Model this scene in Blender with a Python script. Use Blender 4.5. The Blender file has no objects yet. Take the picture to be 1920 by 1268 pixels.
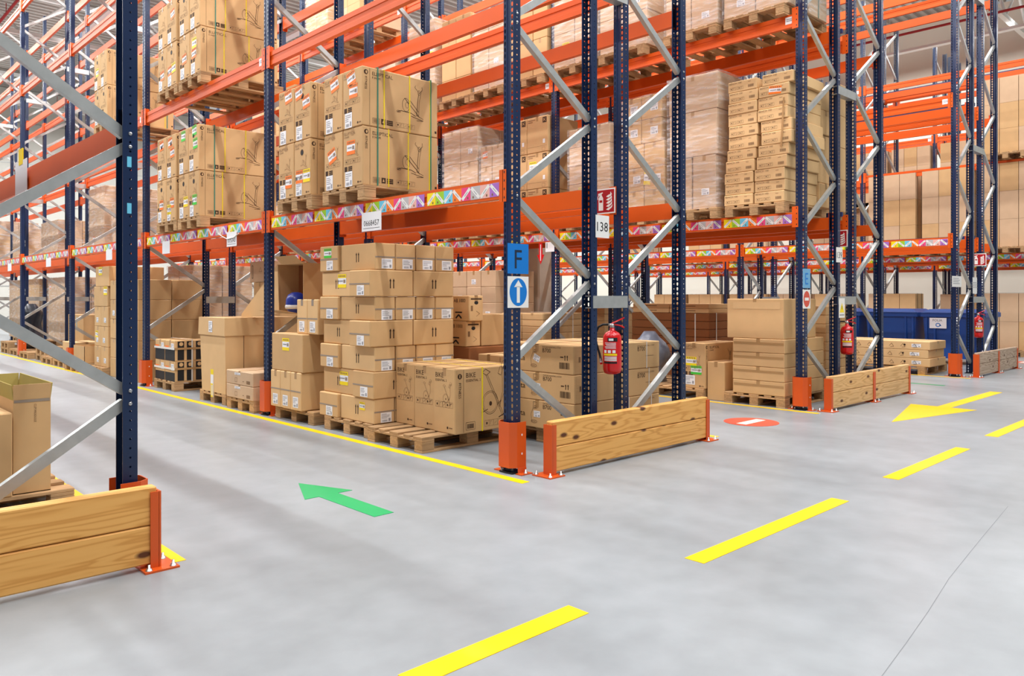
import bpy, math, random
from mathutils import Matrix, Vector
RND = random.Random(11)
SC = bpy.context.scene
COL = SC.collection

# ------------------------------------------------------------------ camera
# X runs across the racks, Y along the aisles; the upright with the F sign stands at the origin.
FPX = 1452.5                                  # focal length in pixels of a 1920 wide frame
AX = math.radians(46.3008)                    # angle between the view direction and +X
FW = Vector((math.cos(AX), math.sin(AX), 0))
cam_d = bpy.data.cameras.new('camera')
cam = bpy.data.objects.new('camera', cam_d)
COL.objects.link(cam)
cam.location = (-4.2963, -4.4959, 1.4)
cam.rotation_euler = (math.pi/2, 0, math.atan2(FW.y, FW.x) - math.pi/2)
cam_d.sensor_fit = 'HORIZONTAL'
cam_d.sensor_width = 36.0
cam_d.lens = 36.0*FPX/1920
cam_d.shift_y = -(634-558)/1920
cam_d.clip_end = 300
SC.camera = cam

# ------------------------------------------------------------------ world, lamps, exposure
W = bpy.data.worlds.new('world'); SC.world = W
W.use_nodes = True
W.node_tree.nodes['Background'].inputs[0].default_value = (0.97, 0.99, 1.0, 1)
W.node_tree.nodes['Background'].inputs[1].default_value = 0.24
LIGHTLINES = [(-1.4, -10, 40), (3.7, -10, 40), (9.1, -8, 40), (15.2, -5, 40), (21.2, -5, 40), (-6.5, -5, 40), (26.8, -5, 40)]
LAMP_Z = 10.75
for lx, ly0, ly1 in LIGHTLINES:
    ld = bpy.data.lights.new('light_line_lamp', 'AREA')
    ld.shape = 'RECTANGLE'; ld.size = 0.22; ld.size_y = ly1-ly0
    ld.energy = 2750 if lx < 10 else 1700
    ld.color = (0.985, 0.995, 1.0)
    lo = bpy.data.objects.new('light_line_lamp', ld)
    lo.location = (lx, (ly0+ly1)/2, LAMP_Z-0.07)
    COL.objects.link(lo)
    lu = bpy.data.objects.new('added_uplight', ld.copy()); lu.data.energy = 260  # added upward lamp, brightens the dark upper walls and roof
    lu.location = (lx, (ly0+ly1)/2, LAMP_Z+0.06); lu.rotation_euler = (math.pi, 0, 0)
    COL.objects.link(lu)
SC.view_settings.view_transform = 'Standard'
SC.view_settings.look = 'None'
SC.view_settings.gamma = 1
SC.view_settings.use_curve_mapping = False
SC.view_settings.exposure = 0.31

# ------------------------------------------------------------------ materials
def srgb(r, g, b):
    f = lambda c: (c/255/12.92) if c/255 <= .04045 else ((c/255+.055)/1.055)**2.4
    return (f(r), f(g), f(b), 1)
MATS = {}
def mat(name, col, rough=.6, metal=0., var=0., scale=8., bump=0., spec=.4, objvar=0., stretch=None, emit=0.):
    m = bpy.data.materials.new(name); m.use_nodes = True
    nt = m.node_tree; n = nt.nodes; l = nt.links
    b = n['Principled BSDF']
    b.inputs['Base Color'].default_value = col
    b.inputs['Roughness'].default_value = rough
    b.inputs['Metallic'].default_value = metal
    b.inputs['Specular IOR Level'].default_value = spec
    if emit:
        b.inputs['Emission Color'].default_value = col
        b.inputs['Emission Strength'].default_value = emit
    if var or bump or objvar:
        tc = n.new('ShaderNodeTexCoord'); mp = n.new('ShaderNodeMapping')
        l.new(tc.outputs['Object'], mp.inputs['Vector'])
        if stretch: mp.inputs['Scale'].default_value = stretch
        nz = n.new('ShaderNodeTexNoise'); nz.inputs['Scale'].default_value = scale
        nz.inputs['Detail'].default_value = 6
        l.new(mp.outputs[0], nz.inputs['Vector'])
        hs = n.new('ShaderNodeHueSaturation'); hs.inputs['Color'].default_value = col
        mr = n.new('ShaderNodeMapRange'); mr.inputs[1].default_value = .25; mr.inputs[2].default_value = .75
        mr.inputs[3].default_value = 1-var; mr.inputs[4].default_value = 1+var
        l.new(nz.outputs['Fac'], mr.inputs[0])
        val = mr.outputs[0]
        if objvar:
            oi = n.new('ShaderNodeObjectInfo'); m2 = n.new('ShaderNodeMapRange')
            m2.inputs[3].default_value = 1-objvar; m2.inputs[4].default_value = 1+objvar
            l.new(oi.outputs['Random'], m2.inputs[0])
            mu = n.new('ShaderNodeMath'); mu.operation = 'MULTIPLY'
            l.new(val, mu.inputs[0]); l.new(m2.outputs[0], mu.inputs[1]); val = mu.outputs[0]
        l.new(val, hs.inputs['Value'])
        l.new(hs.outputs[0], b.inputs['Base Color'])
        if bump:
            bp = n.new('ShaderNodeBump'); bp.inputs['Strength'].default_value = bump; bp.inputs['Distance'].default_value = .01
            l.new(nz.outputs['Fac'], bp.inputs['Height']); l.new(bp.outputs[0], b.inputs['Normal'])
    MATS[name] = m
    return m
mat('kraft', srgb(207, 168, 119), .75, var=.05, scale=5, objvar=.07, spec=.25)
mat('kraft_light', srgb(218, 180, 130), .75, var=.04, scale=5, objvar=.05, spec=.25)
mat('kraft_pink', srgb(206, 174, 140), .75, var=.05, scale=5, objvar=.06, spec=.25)
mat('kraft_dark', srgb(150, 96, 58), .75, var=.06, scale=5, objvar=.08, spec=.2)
mat('kraft_inside', srgb(176, 160, 92), .8, var=.05, scale=5, spec=.2)
mat('tape', srgb(176, 138, 92), .3, spec=.5)
mat('grey_tape', srgb(150, 135, 120), .35, spec=.5)
mat('ink', srgb(70, 50, 36), .7, spec=.2)
mat('ink_soft', srgb(136, 104, 74), .7, spec=.2)
mat('paper', srgb(238, 238, 240), .6)
mat('paper_grey', srgb(150, 150, 155), .6)
mat('st_yellow', srgb(250, 220, 20), .5); mat('st_orange', srgb(250, 125, 35), .5); mat('st_green', srgb(70, 200, 60), .5)
mat('st_cyan', srgb(110, 200, 230), .5); mat('st_pink', srgb(235, 70, 130), .5); mat('st_grey', srgb(190, 185, 185), .5)
mat('st_salmon', srgb(235, 180, 170), .5); mat('st_purple', srgb(170, 110, 195), .5); mat('st_lime', srgb(160, 205, 50), .5)
mat('pallet_wood', srgb(182, 146, 106), .85, var=.26, scale=6, objvar=.2, stretch=(1, 7, 7), bump=.3, spec=.15)
mat('blue_paint', srgb(12, 37, 74), .3, var=.06, scale=3, spec=.5)
mat('blue_beam', srgb(30, 50, 100), .4, spec=.5)
mat('orange_paint', srgb(222, 90, 22), .42, var=.05, scale=3, spec=.3)
mat('guard_orange', srgb(212, 84, 20), .4, var=.05, scale=4, spec=.5)
mat('galv', srgb(180, 182, 180), .42, metal=.55, var=.10, scale=14, spec=.5)
mat('steel', srgb(190, 190, 190), .3, metal=.9)
mat('dark_metal', srgb(28, 28, 30), .5)
mat('red_paint', srgb(205, 14, 20), .22, spec=.6)
mat('sign_red', srgb(170, 24, 34), .4)
mat('sign_blue', srgb(10, 120, 205), .4)
mat('sign_paleblue', srgb(112, 170, 210), .5)
mat('sign_dark', srgb(24, 38, 58), .5)
mat('sign_white', srgb(236, 234, 230), .45)
mat('rubber', srgb(18, 18, 20), .45)
mat('strap_yellow', srgb(238, 214, 30), .35); mat('strap_green', srgb(60, 130, 110), .35); mat('strap_white', srgb(228, 226, 220), .4)
mat('black_print', srgb(26, 24, 26), .6)
mat('blue_plastic', srgb(24, 70, 145), .4, var=.06, scale=2, spec=.5)
mat('helmet_blue', srgb(35, 60, 165), .3, spec=.5)
mat('floor_yellow', srgb(252, 205, 20), .35, var=.04, scale=6)
mat('floor_green', srgb(22, 160, 95), .35, var=.04, scale=6)
mat('floor_red', srgb(214, 84, 66), .35, var=.06, scale=6)
mat('floor_white', srgb(226, 218, 205), .4)
mat('crack_grey', srgb(118, 122, 125), .6)
mat('wall', srgb(226, 222, 208), .8, var=.02, scale=.5)
mat('wall_panel', srgb(205, 203, 194), .7, var=.02, scale=.5)
mat('truss_white', srgb(225, 225, 222), .6)
mat('pipe_red', srgb(160, 30, 34), .45)
mat('concrete', srgb(205, 194, 178), .85, var=.12, scale=3, bump=.15)
mat('lamp_housing', srgb(235, 235, 235), .5)
mat('bag_black', srgb(30, 34, 44), .35, var=.2, scale=9, bump=.5)
mat('bag_white', srgb(225, 225, 230), .4, var=.05, scale=9, bump=.4)
mat('bag_grey', srgb(110, 116, 130), .3, var=.25, scale=7, bump=.5)

def floor_mat():
    m = bpy.data.materials.new('floor_concrete'); m.use_nodes = True
    nt = m.node_tree; n = nt.nodes; l = nt.links; b = n['Principled BSDF']
    tc = n.new('ShaderNodeTexCoord')
    n1 = n.new('ShaderNodeTexNoise'); n1.inputs['Scale'].default_value = .55; n1.inputs['Detail'].default_value = 8
    n2 = n.new('ShaderNodeTexNoise'); n2.inputs['Scale'].default_value = 5; n2.inputs['Detail'].default_value = 8
    mx = n.new('ShaderNodeMix'); mx.data_type = 'FLOAT'; mx.inputs[0].default_value = .45
    l.new(tc.outputs['Object'], n1.inputs['Vector']); l.new(tc.outputs['Object'], n2.inputs['Vector'])
    l.new(n1.outputs['Fac'], mx.inputs[2]); l.new(n2.outputs['Fac'], mx.inputs[3])
    cr = n.new('ShaderNodeValToRGB')
    cr.color_ramp.elements[0].position = .3; cr.color_ramp.elements[0].color = srgb(133, 138, 141)
    cr.color_ramp.elements[1].position = .7; cr.color_ramp.elements[1].color = srgb(155, 160, 164)
    l.new(mx.outputs[0], cr.inputs[0]); l.new(cr.outputs[0], b.inputs['Base Color'])
    mr = n.new('ShaderNodeMapRange'); mr.inputs[3].default_value = .3; mr.inputs[4].default_value = .4
    l.new(n1.outputs['Fac'], mr.inputs[0]); l.new(mr.outputs[0], b.inputs['Roughness'])
    b.inputs['Specular IOR Level'].default_value = .45
    MATS['floor'] = m
floor_mat()

def plank_mat(key, c0, c1, c2):
    m = bpy.data.materials.new('pine_'+key); m.use_nodes = True
    nt = m.node_tree; n = nt.nodes; l = nt.links; b = n['Principled BSDF']
    tc = n.new('ShaderNodeTexCoord'); oi = n.new('ShaderNodeObjectInfo')
    off = n.new('ShaderNodeVectorMath'); off.operation = 'MULTIPLY_ADD'
    off.inputs[1].default_value = (9, 9, 9)
    l.new(oi.outputs['Random'], off.inputs[0]); l.new(tc.outputs['Object'], off.inputs[2])
    # knots
    sp = n.new('ShaderNodeSeparateXYZ'); mk_ = n.new('ShaderNodeCombineXYZ'); l.new(off.outputs[0], sp.inputs[0])
    for k_, sc_ in ((0, 1.9), (2, 4.2)):
        mm = n.new('ShaderNodeMath'); mm.operation = 'MULTIPLY'; mm.inputs[1].default_value = sc_; l.new(sp.outputs[k_], mm.inputs[0]); l.new(mm.outputs[0], mk_.inputs[0 if k_ == 0 else 1])
    vo = n.new('ShaderNodeTexVoronoi'); vo.inputs['Scale'].default_value = 1.0; vo.voronoi_dimensions = '2D'
    l.new(mk_.outputs[0], vo.inputs['Vector'])
    kn = n.new('ShaderNodeMapRange'); kn.inputs[1].default_value = .05; kn.inputs[2].default_value = .10
    kn.inputs[3].default_value = 1; kn.inputs[4].default_value = 0
    l.new(vo.outputs['Distance'], kn.inputs[0])
    # grain bent round the knots
    mg = n.new('ShaderNodeMapping'); mg.inputs['Scale'].default_value = (.22, 3, 4.2)
    l.new(off.outputs[0], mg.inputs[0])
    nz = n.new('ShaderNodeTexNoise'); nz.inputs['Scale'].default_value = 1.6; nz.inputs['Detail'].default_value = 3
    l.new(mg.outputs[0], nz.inputs['Vector'])
    ad = n.new('ShaderNodeMath'); ad.operation = 'MULTIPLY_ADD'; ad.inputs[1].default_value = 70
    kd = n.new('ShaderNodeMapRange'); kd.inputs[1].default_value = 0; kd.inputs[2].default_value = .5
    kd.inputs[3].default_value = 9; kd.inputs[4].default_value = 0
    l.new(vo.outputs['Distance'], kd.inputs[0])
    l.new(nz.outputs['Fac'], ad.inputs[0]); l.new(kd.outputs[0], ad.inputs[2])
    si = n.new('ShaderNodeMath'); si.operation = 'SINE'; l.new(ad.outputs[0], si.inputs[0])
    cr = n.new('ShaderNodeValToRGB')
    cr.color_ramp.elements[0].position = .0; cr.color_ramp.elements[0].color = srgb(*c0)
    cr.color_ramp.elements[1].position = 1.; cr.color_ramp.elements[1].color = srgb(*c1)
    e = cr.color_ramp.elements.new(.62); e.color = srgb(*c2)
    mr = n.new('ShaderNodeMapRange'); mr.inputs[1].default_value = -1; mr.inputs[2].default_value = 1
    l.new(si.outputs[0], mr.inputs[0]); l.new(mr.outputs[0], cr.inputs[0])
    mx = n.new('ShaderNodeMix'); mx.data_type = 'RGBA'
    l.new(kn.outputs[0], mx.inputs[0]); l.new(cr.outputs[0], mx.inputs[6]); mx.inputs[7].default_value = srgb(96, 52, 26)
    l.new(mx.outputs[2], b.inputs['Base Color'])
    b.inputs['Roughness'].default_value = .5; b.inputs['Specular IOR Level'].default_value = .3
    MATS[key] = m
plank_mat('plank', (236, 176, 98), (216, 152, 76), (233, 171, 93))
plank_mat('plank_pale', (228, 184, 128), (206, 158, 100), (224, 178, 120))
plank_mat('plank_worn', (196, 172, 148), (160, 132, 108), (188, 162, 138))

def film_mat():
    m = bpy.data.materials.new('stretch_film'); m.use_nodes = True
    nt = m.node_tree; n = nt.nodes; l = nt.links; b = n['Principled BSDF']; out = n['Material Output']
    b.inputs['Base Color'].default_value = (.9, .9, .92, 1); b.inputs['Roughness'].default_value = .2
    tr = n.new('ShaderNodeBsdfTransparent'); mx = n.new('ShaderNodeMixShader')
    tc = n.new('ShaderNodeTexCoord'); mp = n.new('ShaderNodeMapping'); mp.inputs['Scale'].default_value = (1.5, 1.5, 9)
    mp.inputs['Rotation'].default_value = (.25, .2, .1)
    nz = n.new('ShaderNodeTexNoise'); nz.inputs['Scale'].default_value = 2.5; nz.inputs['Detail'].default_value = 5
    l.new(tc.outputs['Object'], mp.inputs[0]); l.new(mp.outputs[0], nz.inputs['Vector'])
    mr = n.new('ShaderNodeMapRange'); mr.inputs[1].default_value = .45; mr.inputs[2].default_value = .8
    mr.inputs[3].default_value = .07; mr.inputs[4].default_value = .55
    l.new(nz.outputs['Fac'], mr.inputs[0]); l.new(mr.outputs[0], mx.inputs[0])
    bp = n.new('ShaderNodeBump'); bp.inputs['Strength'].default_value = .6; bp.inputs['Distance'].default_value = .02
    l.new(nz.outputs['Fac'], bp.inputs['Height']); l.new(bp.outputs[0], b.inputs['Normal'])
    l.new(tr.outputs[0], mx.inputs[1]); l.new(b.outputs[0], mx.inputs[2]); l.new(mx.outputs[0], out.inputs['Surface'])
    MATS['film'] = m
film_mat()

def ceil_mat():
    m = bpy.data.materials.new('ceiling_deck'); m.use_nodes = True
    b = m.node_tree.nodes['Principled BSDF']
    b.inputs['Base Color'].default_value = srgb(158, 151, 144); b.inputs['Roughness'].default_value = .6
    MATS['ceiling'] = m
ceil_mat()

# ------------------------------------------------------------------ mesh helpers
class MB:
    def __init__(s): s.v = []; s.f = []; s.fm = []; s.mats = []; s.sm = []
    def mi(s, name):
        if name not in s.mats: s.mats.append(name)
        return s.mats.index(name)
    def face(s, pts, m, smooth=False):
        i = len(s.v); s.v += [tuple(p) for p in pts]
        s.f.append(tuple(range(i, i+len(pts)))); s.fm.append(s.mi(m)); s.sm.append(smooth)
    def idx(s, ids, m, smooth=False): s.f.append(tuple(ids)); s.fm.append(s.mi(m)); s.sm.append(smooth)
    def hexa(s, p, m):          # 8 points: bottom ring then top ring, counter-clockwise from above
        i = len(s.v); s.v += [tuple(q) for q in p]
        for q in ((3, 2, 1, 0), (4, 5, 6, 7), (0, 1, 5, 4), (1, 2, 6, 5), (2, 3, 7, 6), (3, 0, 4, 7)):
            s.idx([i+k for k in q], m)
    def box(s, x0, x1, y0, y1, z0, z1, m):
        s.hexa([(x0, y0, z0), (x1, y0, z0), (x1, y1, z0), (x0, y1, z0), (x0, y0, z1), (x1, y0, z1), (x1, y1, z1), (x0, y1, z1)], m)
    def cbox(s, dx, dy, dz, m, c=.006):     # chamfered box, centred in x and y, base at z = 0
        hx, hy = dx/2, dy/2
        i = len(s.v); ids = {}
        for sx in (-1, 1):
            for sy in (-1, 1):
                for sz in (0, 1):
                    zc = dz if sz else 0; zi = dz-c if sz else c
                    for k, p in enumerate(((sx*hx, sy*(hy-c), zi), (sx*(hx-c), sy*hy, zi), (sx*(hx-c), sy*(hy-c), zc))):
                        ids[(sx, sy, sz, k)] = len(s.v); s.v.append(p)
        g = lambda *a: ids[a]
        def F(q, flip):
            s.idx(q[::-1] if flip else q, m)
        for sx in (-1, 1): F([g(sx, -1, 0, 0), g(sx, 1, 0, 0), g(sx, 1, 1, 0), g(sx, -1, 1, 0)], sx < 0)
        for sy in (-1, 1): F([g(-1, sy, 0, 1), g(1, sy, 0, 1), g(1, sy, 1, 1), g(-1, sy, 1, 1)], sy > 0)
        for sz in (0, 1): F([g(-1, -1, sz, 2), g(1, -1, sz, 2), g(1, 1, sz, 2), g(-1, 1, sz, 2)], sz == 0)
        for sx in (-1, 1):
            for sy in (-1, 1):
                F([g(sx, sy, 0, 0), g(sx, sy, 0, 1), g(sx, sy, 1, 1), g(sx, sy, 1, 0)], sx*sy < 0)
        for sx in (-1, 1):
            for sz in (0, 1):
                F([g(sx, -1, sz, 0), g(sx, 1, sz, 0), g(sx, 1, sz, 2), g(sx, -1, sz, 2)], (sx > 0) != (sz == 1))
        for sy in (-1, 1):
            for sz in (0, 1):
                F([g(-1, sy, sz, 1), g(1, sy, sz, 1), g(1, sy, sz, 2), g(-1, sy, sz, 2)], (sy < 0) != (sz == 1))
        for sx in (-1, 1):
            for sy in (-1, 1):
                for sz in (0, 1):
                    F([g(sx, sy, sz, 0), g(sx, sy, sz, 1), g(sx, sy, sz, 2)], (sx*sy*(1 if sz else -1)) < 0)
    def ext(s, prof, a0, a1, m, axis='Y', closed=True, caps=True, smooth=False):
        # profile points (p, q) are (x, z) for axis Y, (y, z) for X and (x, y) for Z
        def P(p, a):
            return {'Y': (p[0], a, p[1]), 'X': (a, p[0], p[1]), 'Z': (p[0], p[1], a)}[axis]
        n = len(prof); i = len(s.v)
        s.v += [P(p, a0) for p in prof] + [P(p, a1) for p in prof]
        for k in range(n if closed else n-1):
            k2 = (k+1) % n
            s.idx((i+k, i+k2, i+n+k2, i+n+k), m, smooth)
        if closed and caps:
            s.idx(list(range(i+n-1, i-1, -1)), m); s.idx(list(range(i+n, i+2*n)), m)
    def lathe(s, prof, n, m, c=(0, 0)):
        i = len(s.v)
        for r, z in prof:
            for k in range(n):
                a = 2*math.pi*k/n; s.v.append((c[0]+r*math.cos(a), c[1]+r*math.sin(a), z))
        for j in range(len(prof)-1):
            for k in range(n):
                k2 = (k+1) % n
                s.idx((i+j*n+k, i+j*n+k2, i+(j+1)*n+k2, i+(j+1)*n+k), m, True)
    def tube(s, pts, r, n, m, cap=True):
        pts = [Vector(p) for p in pts]; i = len(s.v); rings = []
        for j, p in enumerate(pts):
            t = (pts[min(j+1, len(pts)-1)] - pts[max(j-1, 0)]).normalized()
            u = t.cross(Vector((0, 0, 1)))
            if u.length < 1e-3: u = t.cross(Vector((1, 0, 0)))
            u.normalize(); w = t.cross(u)
            rings.append(len(s.v))
            for k in range(n):
                a = 2*math.pi*k/n; s.v.append(tuple(p + (u*math.cos(a) + w*math.sin(a))*r))
        for j in range(len(pts)-1):
            for k in range(n):
                k2 = (k+1) % n
                s.idx((rings[j]+k, rings[j]+k2, rings[j+1]+k2, rings[j+1]+k), m, True)
        if cap:
            s.idx([rings[0]+k for k in range(n)], m); s.idx([rings[-1]+k for k in range(n)][::-1], m)
    def mesh(s, name):
        me = bpy.data.meshes.new(name)
        me.from_pydata(s.v, [], s.f)
        for m in s.mats: me.materials.append(MATS[m])
        me.polygons.foreach_set('material_index', s.fm)
        me.polygons.foreach_set('use_smooth', s.sm)
        me.update()
        return me

def ob(name, me, parent=None, loc=(0, 0, 0), rot=(0, 0, 0), label=None, cat=None, group=None, kind=None):
    if isinstance(me, MB): me = me.mesh(name)
    o = bpy.data.objects.new(name, me); COL.objects.link(o)
    o.parent = parent; o.location = loc; o.rotation_euler = rot
    if label: o['label'] = label
    if cat: o['category'] = cat
    if group: o['group'] = group
    if kind: o['kind'] = kind
    return o
CACHE = {}
def cached(key, fn):
    if key not in CACHE: CACHE[key] = fn()
    return CACHE[key]

# flat print: shapes in a plane, x to the right, y up, z out of the surface
TXT = {}
def text_poly(t):
    if t not in TXT:
        cu = bpy.data.curves.new('print_text', 'FONT'); cu.body = t; cu.resolution_u = 2
        o = bpy.data.objects.new('print_text', cu); COL.objects.link(o)
        me = bpy.data.meshes.new_from_object(o)
        vs = [(v.co.x, v.co.y) for v in me.vertices]; fs = [tuple(p.vertices) for p in me.polygons]
        bpy.data.objects.remove(o); bpy.data.curves.remove(cu); bpy.data.meshes.remove(me)
        xs = [v[0] for v in vs] or [0]
        TXT[t] = (vs, fs, min(xs), max(xs))
    return TXT[t]
class PR(MB):
    L = 0.0005
    def r(s, x0, y0, x1, y1, m, k=0): s.face([(x0, y0, k*s.L), (x1, y0, k*s.L), (x1, y1, k*s.L), (x0, y1, k*s.L)], m)
    def poly(s, pts, m, k=0): s.face([(p[0], p[1], k*s.L) for p in pts], m)
    def line(s, pts, w, m, k=0):
        for a, b in zip(pts[:-1], pts[1:]):
            d = Vector((b[0]-a[0], b[1]-a[1]))
            if d.length < 1e-6: continue
            n_ = Vector((-d.y, d.x)).normalized()*w/2
            s.face([(a[0]-n_.x, a[1]-n_.y, k*s.L), (b[0]-n_.x, b[1]-n_.y, k*s.L), (b[0]+n_.x, b[1]+n_.y, k*s.L), (a[0]+n_.x, a[1]+n_.y, k*s.L)], m)
    def frame(s, x0, y0, x1, y1, w, m, k=0): s.line([(x0, y0), (x1, y0), (x1, y1), (x0, y1), (x0, y0)], w, m, k)
    def oval(s, cx, cy, rx, ry, w, m, n=20, rot=0., k=0):
        c, q = math.cos(rot), math.sin(rot)
        s.line([(cx + rx*math.cos(6.2832*j/n)*c - ry*math.sin(6.2832*j/n)*q, cy + rx*math.cos(6.2832*j/n)*q + ry*math.sin(6.2832*j/n)*c) for j in range(n+1)], w, m, k)
    def disc(s, cx, cy, rx, ry, m, n=24, k=0):
        s.face([(cx+rx*math.cos(6.2832*j/n), cy+ry*math.sin(6.2832*j/n), k*s.L) for j in range(n)], m)
    def text(s, t, x, y, h, m, rot=0., k=0, sx=1.):
        vs, fs, x0, x1 = text_poly(t); sc = h/.72; i = len(s.v); c, q = math.cos(rot), math.sin(rot)
        for a, b in vs:
            a = (a-x0)*sc*sx; b = b*sc
            s.v.append((x+a*c-b*q, y+a*q+b*c, k*s.L))
        for f in fs: s.idx([i+j for j in f], m)
    def bars(s, x0, y0, x1, y1, m, k=0, seed=1):
        r = random.Random(seed); x = x0
        while x < x1:
            w = (x1-x0)*r.choice((.02, .035, .06)); s.r(x, y0, min(x+w, x1), y1, m, k); x += w + (x1-x0)*r.choice((.025, .04))

FACE = {'-X': ((0, -1, 0), (0, 0, 1), (-1, 0, 0)), '-Y': ((1, 0, 0), (0, 0, 1), (0, -1, 0)), '+X': ((0, 1, 0), (0, 0, 1), (1, 0, 0)),
        '+Z': ((1, 0, 0), (0, 1, 0), (0, 0, 1)), '+Y': ((-1, 0, 0), (0, 0, 1), (0, 1, 0))}
def face_rot(face, tilt=0.):
    x, y, z = FACE[face]
    M = Matrix(((x[0], y[0], z[0]), (x[1], y[1], z[1]), (x[2], y[2], z[2])))
    return (M @ Matrix.Rotation(tilt, 3, 'Z')).to_euler()
def on_face(part, me, parent, face, d, u, v, eps=.0015, tilt=0., label=None):
    """put a flat mesh on a face of a box of size d (u right, v up from the face centre)"""
    dx, dy, dz = d
    loc = {'-X': (-dx/2-eps, -u, dz/2+v), '-Y': (u, -dy/2-eps, dz/2+v), '+X': (dx/2+eps, u, dz/2+v), '+Z': (u, v, dz+eps), '+Y': (-u, dy/2+eps, dz/2+v)}[face]
    return ob(part, me, parent, loc, face_rot(face, tilt), label=label)

# ---- shared print meshes
def lab_white(w=.11, h=.085, seed=3):
    def f():
        p = PR(); p.r(-w/2, -h/2, w/2, h/2, 'paper'); r = random.Random(seed)
        for j in range(4):
            y = h/2 - h*(.16+.13*j); p.r(-w*.42, y-h*.03, -w*.42+w*r.uniform(.4, .8), y+h*.02, 'paper_grey', 1)
        p.bars(-w*.35, -h*.42, w*.1, -h*.22, 'paper_grey', 1, seed); p.r(w*.22, -h*.4, w*.4, -h*.1, 'paper_grey', 1)
        return p.mesh('shipping_label')
    return cached(('lw', w, h, seed), f)
def lab_col(c, w=.13, h=.13):
    def f():
        p = PR(); p.r(-w/2, -h/2, w/2, h/2, 'paper')
        p.r(-w/2, h*.22, w/2, h/2, c, 1); p.r(-w/2, -h/2, w/2, -h*.24, c, 1)
        for j in range(5): p.r(-w*.4+j*w*.17, h*.29, -w*.4+j*w*.17+w*.1, h*.43, 'ink_soft', 2)
        p.r(-w*.4, -h*.05, w*.1, h*.04, 'paper_grey', 2); p.bars(w*.15, -h*.15, w*.42, h*.1, 'ink_soft', 2)
        return p.mesh('colour_sticker')
    return cached(('lc', c, w, h), f)
def arrows11():
    def f():
        p = PR()
        for x in (-.02, .02):
            p.r(x-.006, -.05, x+.006, .025, 'ink'); p.poly([(x-.013, .022), (x+.013, .022), (x, .05)], 'ink')
        return p.mesh('arrow_print')
    return cached('a11', f)
def hole_print():
    def f():
        p = PR(); p.disc(0, 0, .033, .033, 'ink'); p.disc(.006, -.006, .024, .022, 'black_print', k=1); return p.mesh('hand_hole')
    return cached('hole', f)
def draw_elliptical(p, cx, cy, s, m='ink'):
    P_ = lambda x, y: (cx+x*s, cy+y*s); w = .0036*min(1, s*1.8)
    p.oval(cx-.12*s, cy+.0*s, .075*s, .11*s, w, m); p.oval(cx-.1*s, cy, .03*s, .05*s, w*.8, m)
    p.line([P_(-.15, .11), P_(.1, -.11), P_(.16, -.17)], w*1.6, m); p.line([P_(-.05, .1), P_(.14, -.08)], w*1.4, m)
    p.line([P_(.1, -.15), P_(.13, .16), P_(.15, .25)], w*1.6, m); p.line([P_(.14, -.15), P_(.16, .12), P_(.2, .3)], w, m)
    p.line([P_(.15, .25), P_(.06, .33), P_(.08, .36)], w, m); p.line([P_(.15, .24), P_(.22, .3), P_(.21, .36)], w, m)
    p.oval(cx+.15*s, cy+.25*s, .028*s, .04*s, w, m)
    p.line([P_(-.3, -.14), P_(-.22, -.11), P_(-.02, -.12), P_(.08, -.16)], w*1.5, m); p.oval(cx-.27*s, cy-.13*s, .04*s, .015*s, w, m)
    p.line([P_(-.02, -.17), P_(.24, -.22), P_(.1, -.23)], w*1.3, m); p.line([P_(.1, -.14), P_(.24, -.19)], w, m)
def draw_bike(p, cx, cy, s, m='ink'):
    P_ = lambda x, y: (cx+x*s, cy+y*s); w = .0034*min(1, s*1.2)
    p.oval(cx-.07*s, cy-.07*s, .1*s, .11*s, w, m); p.oval(cx-.07*s, cy-.07*s, .085*s, .095*s, w*.7, m); p.disc(cx-.065*s, cy-.08*s, .018*s, .022*s, m, 12)
    for o in (-.008, .012): p.line([P_(-.12+o, .2), P_(.03+o, -.08), P_(.1+o, -.22)], w, m)
    p.line([P_(-.17, .22), P_(-.13, .25), P_(-.07, .22), P_(-.12, .19), P_(-.17, .22)], w*1.4, m)
    for o in (0, .025): p.line([P_(.06+o*.5, -.06), P_(.09+o, .02), P_(.085+o, .22), P_(.07+o, .27)], w, m)
    p.line([P_(.06, .27), P_(.03, .2), P_(.07, .18), P_(.1, .26), P_(.13, .29), P_(.15, .24)], w*1.2, m); p.oval(cx+.11*s, cy+.28*s, .035*s, .04*s, w, m)
    p.line([P_(.04, -.22), P_(.17, -.17)], w*2.6, m); p.line([P_(-.18, -.16), P_(-.1, -.13)], w*1.6, m)
    p.line([P_(.02, -.1), P_(.07, -.06), P_(.05, -.12)], w*1.8, m)
def picto_row(p, x0, y0, n, s, m='ink_soft'):
    for j in range(n):
        x = x0+j*s*1.02; p.frame(x, y0, x+s, y0+s, .0022, m)
        if j % 3 == 0: p.disc(x+s*.5, y0+s*.5, s*.18, s*.24, 'ink', 8)
        elif j % 3 == 1: p.line([(x+s*.3, y0+s*.2), (x+s*.3, y0+s*.8), (x+s*.6, y0+s*.8)], .003, m)
        else: p.line([(x+s*.25, y0+s*.3), (x+s*.75, y0+s*.7)], .003, m)
def logo(p, x, y, r):
    p.disc(x, y, r, r, 'ink', 16); p.disc(x+r*.2, y, r*.45, r*.62, 'kraft', 10, k=1)
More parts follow.
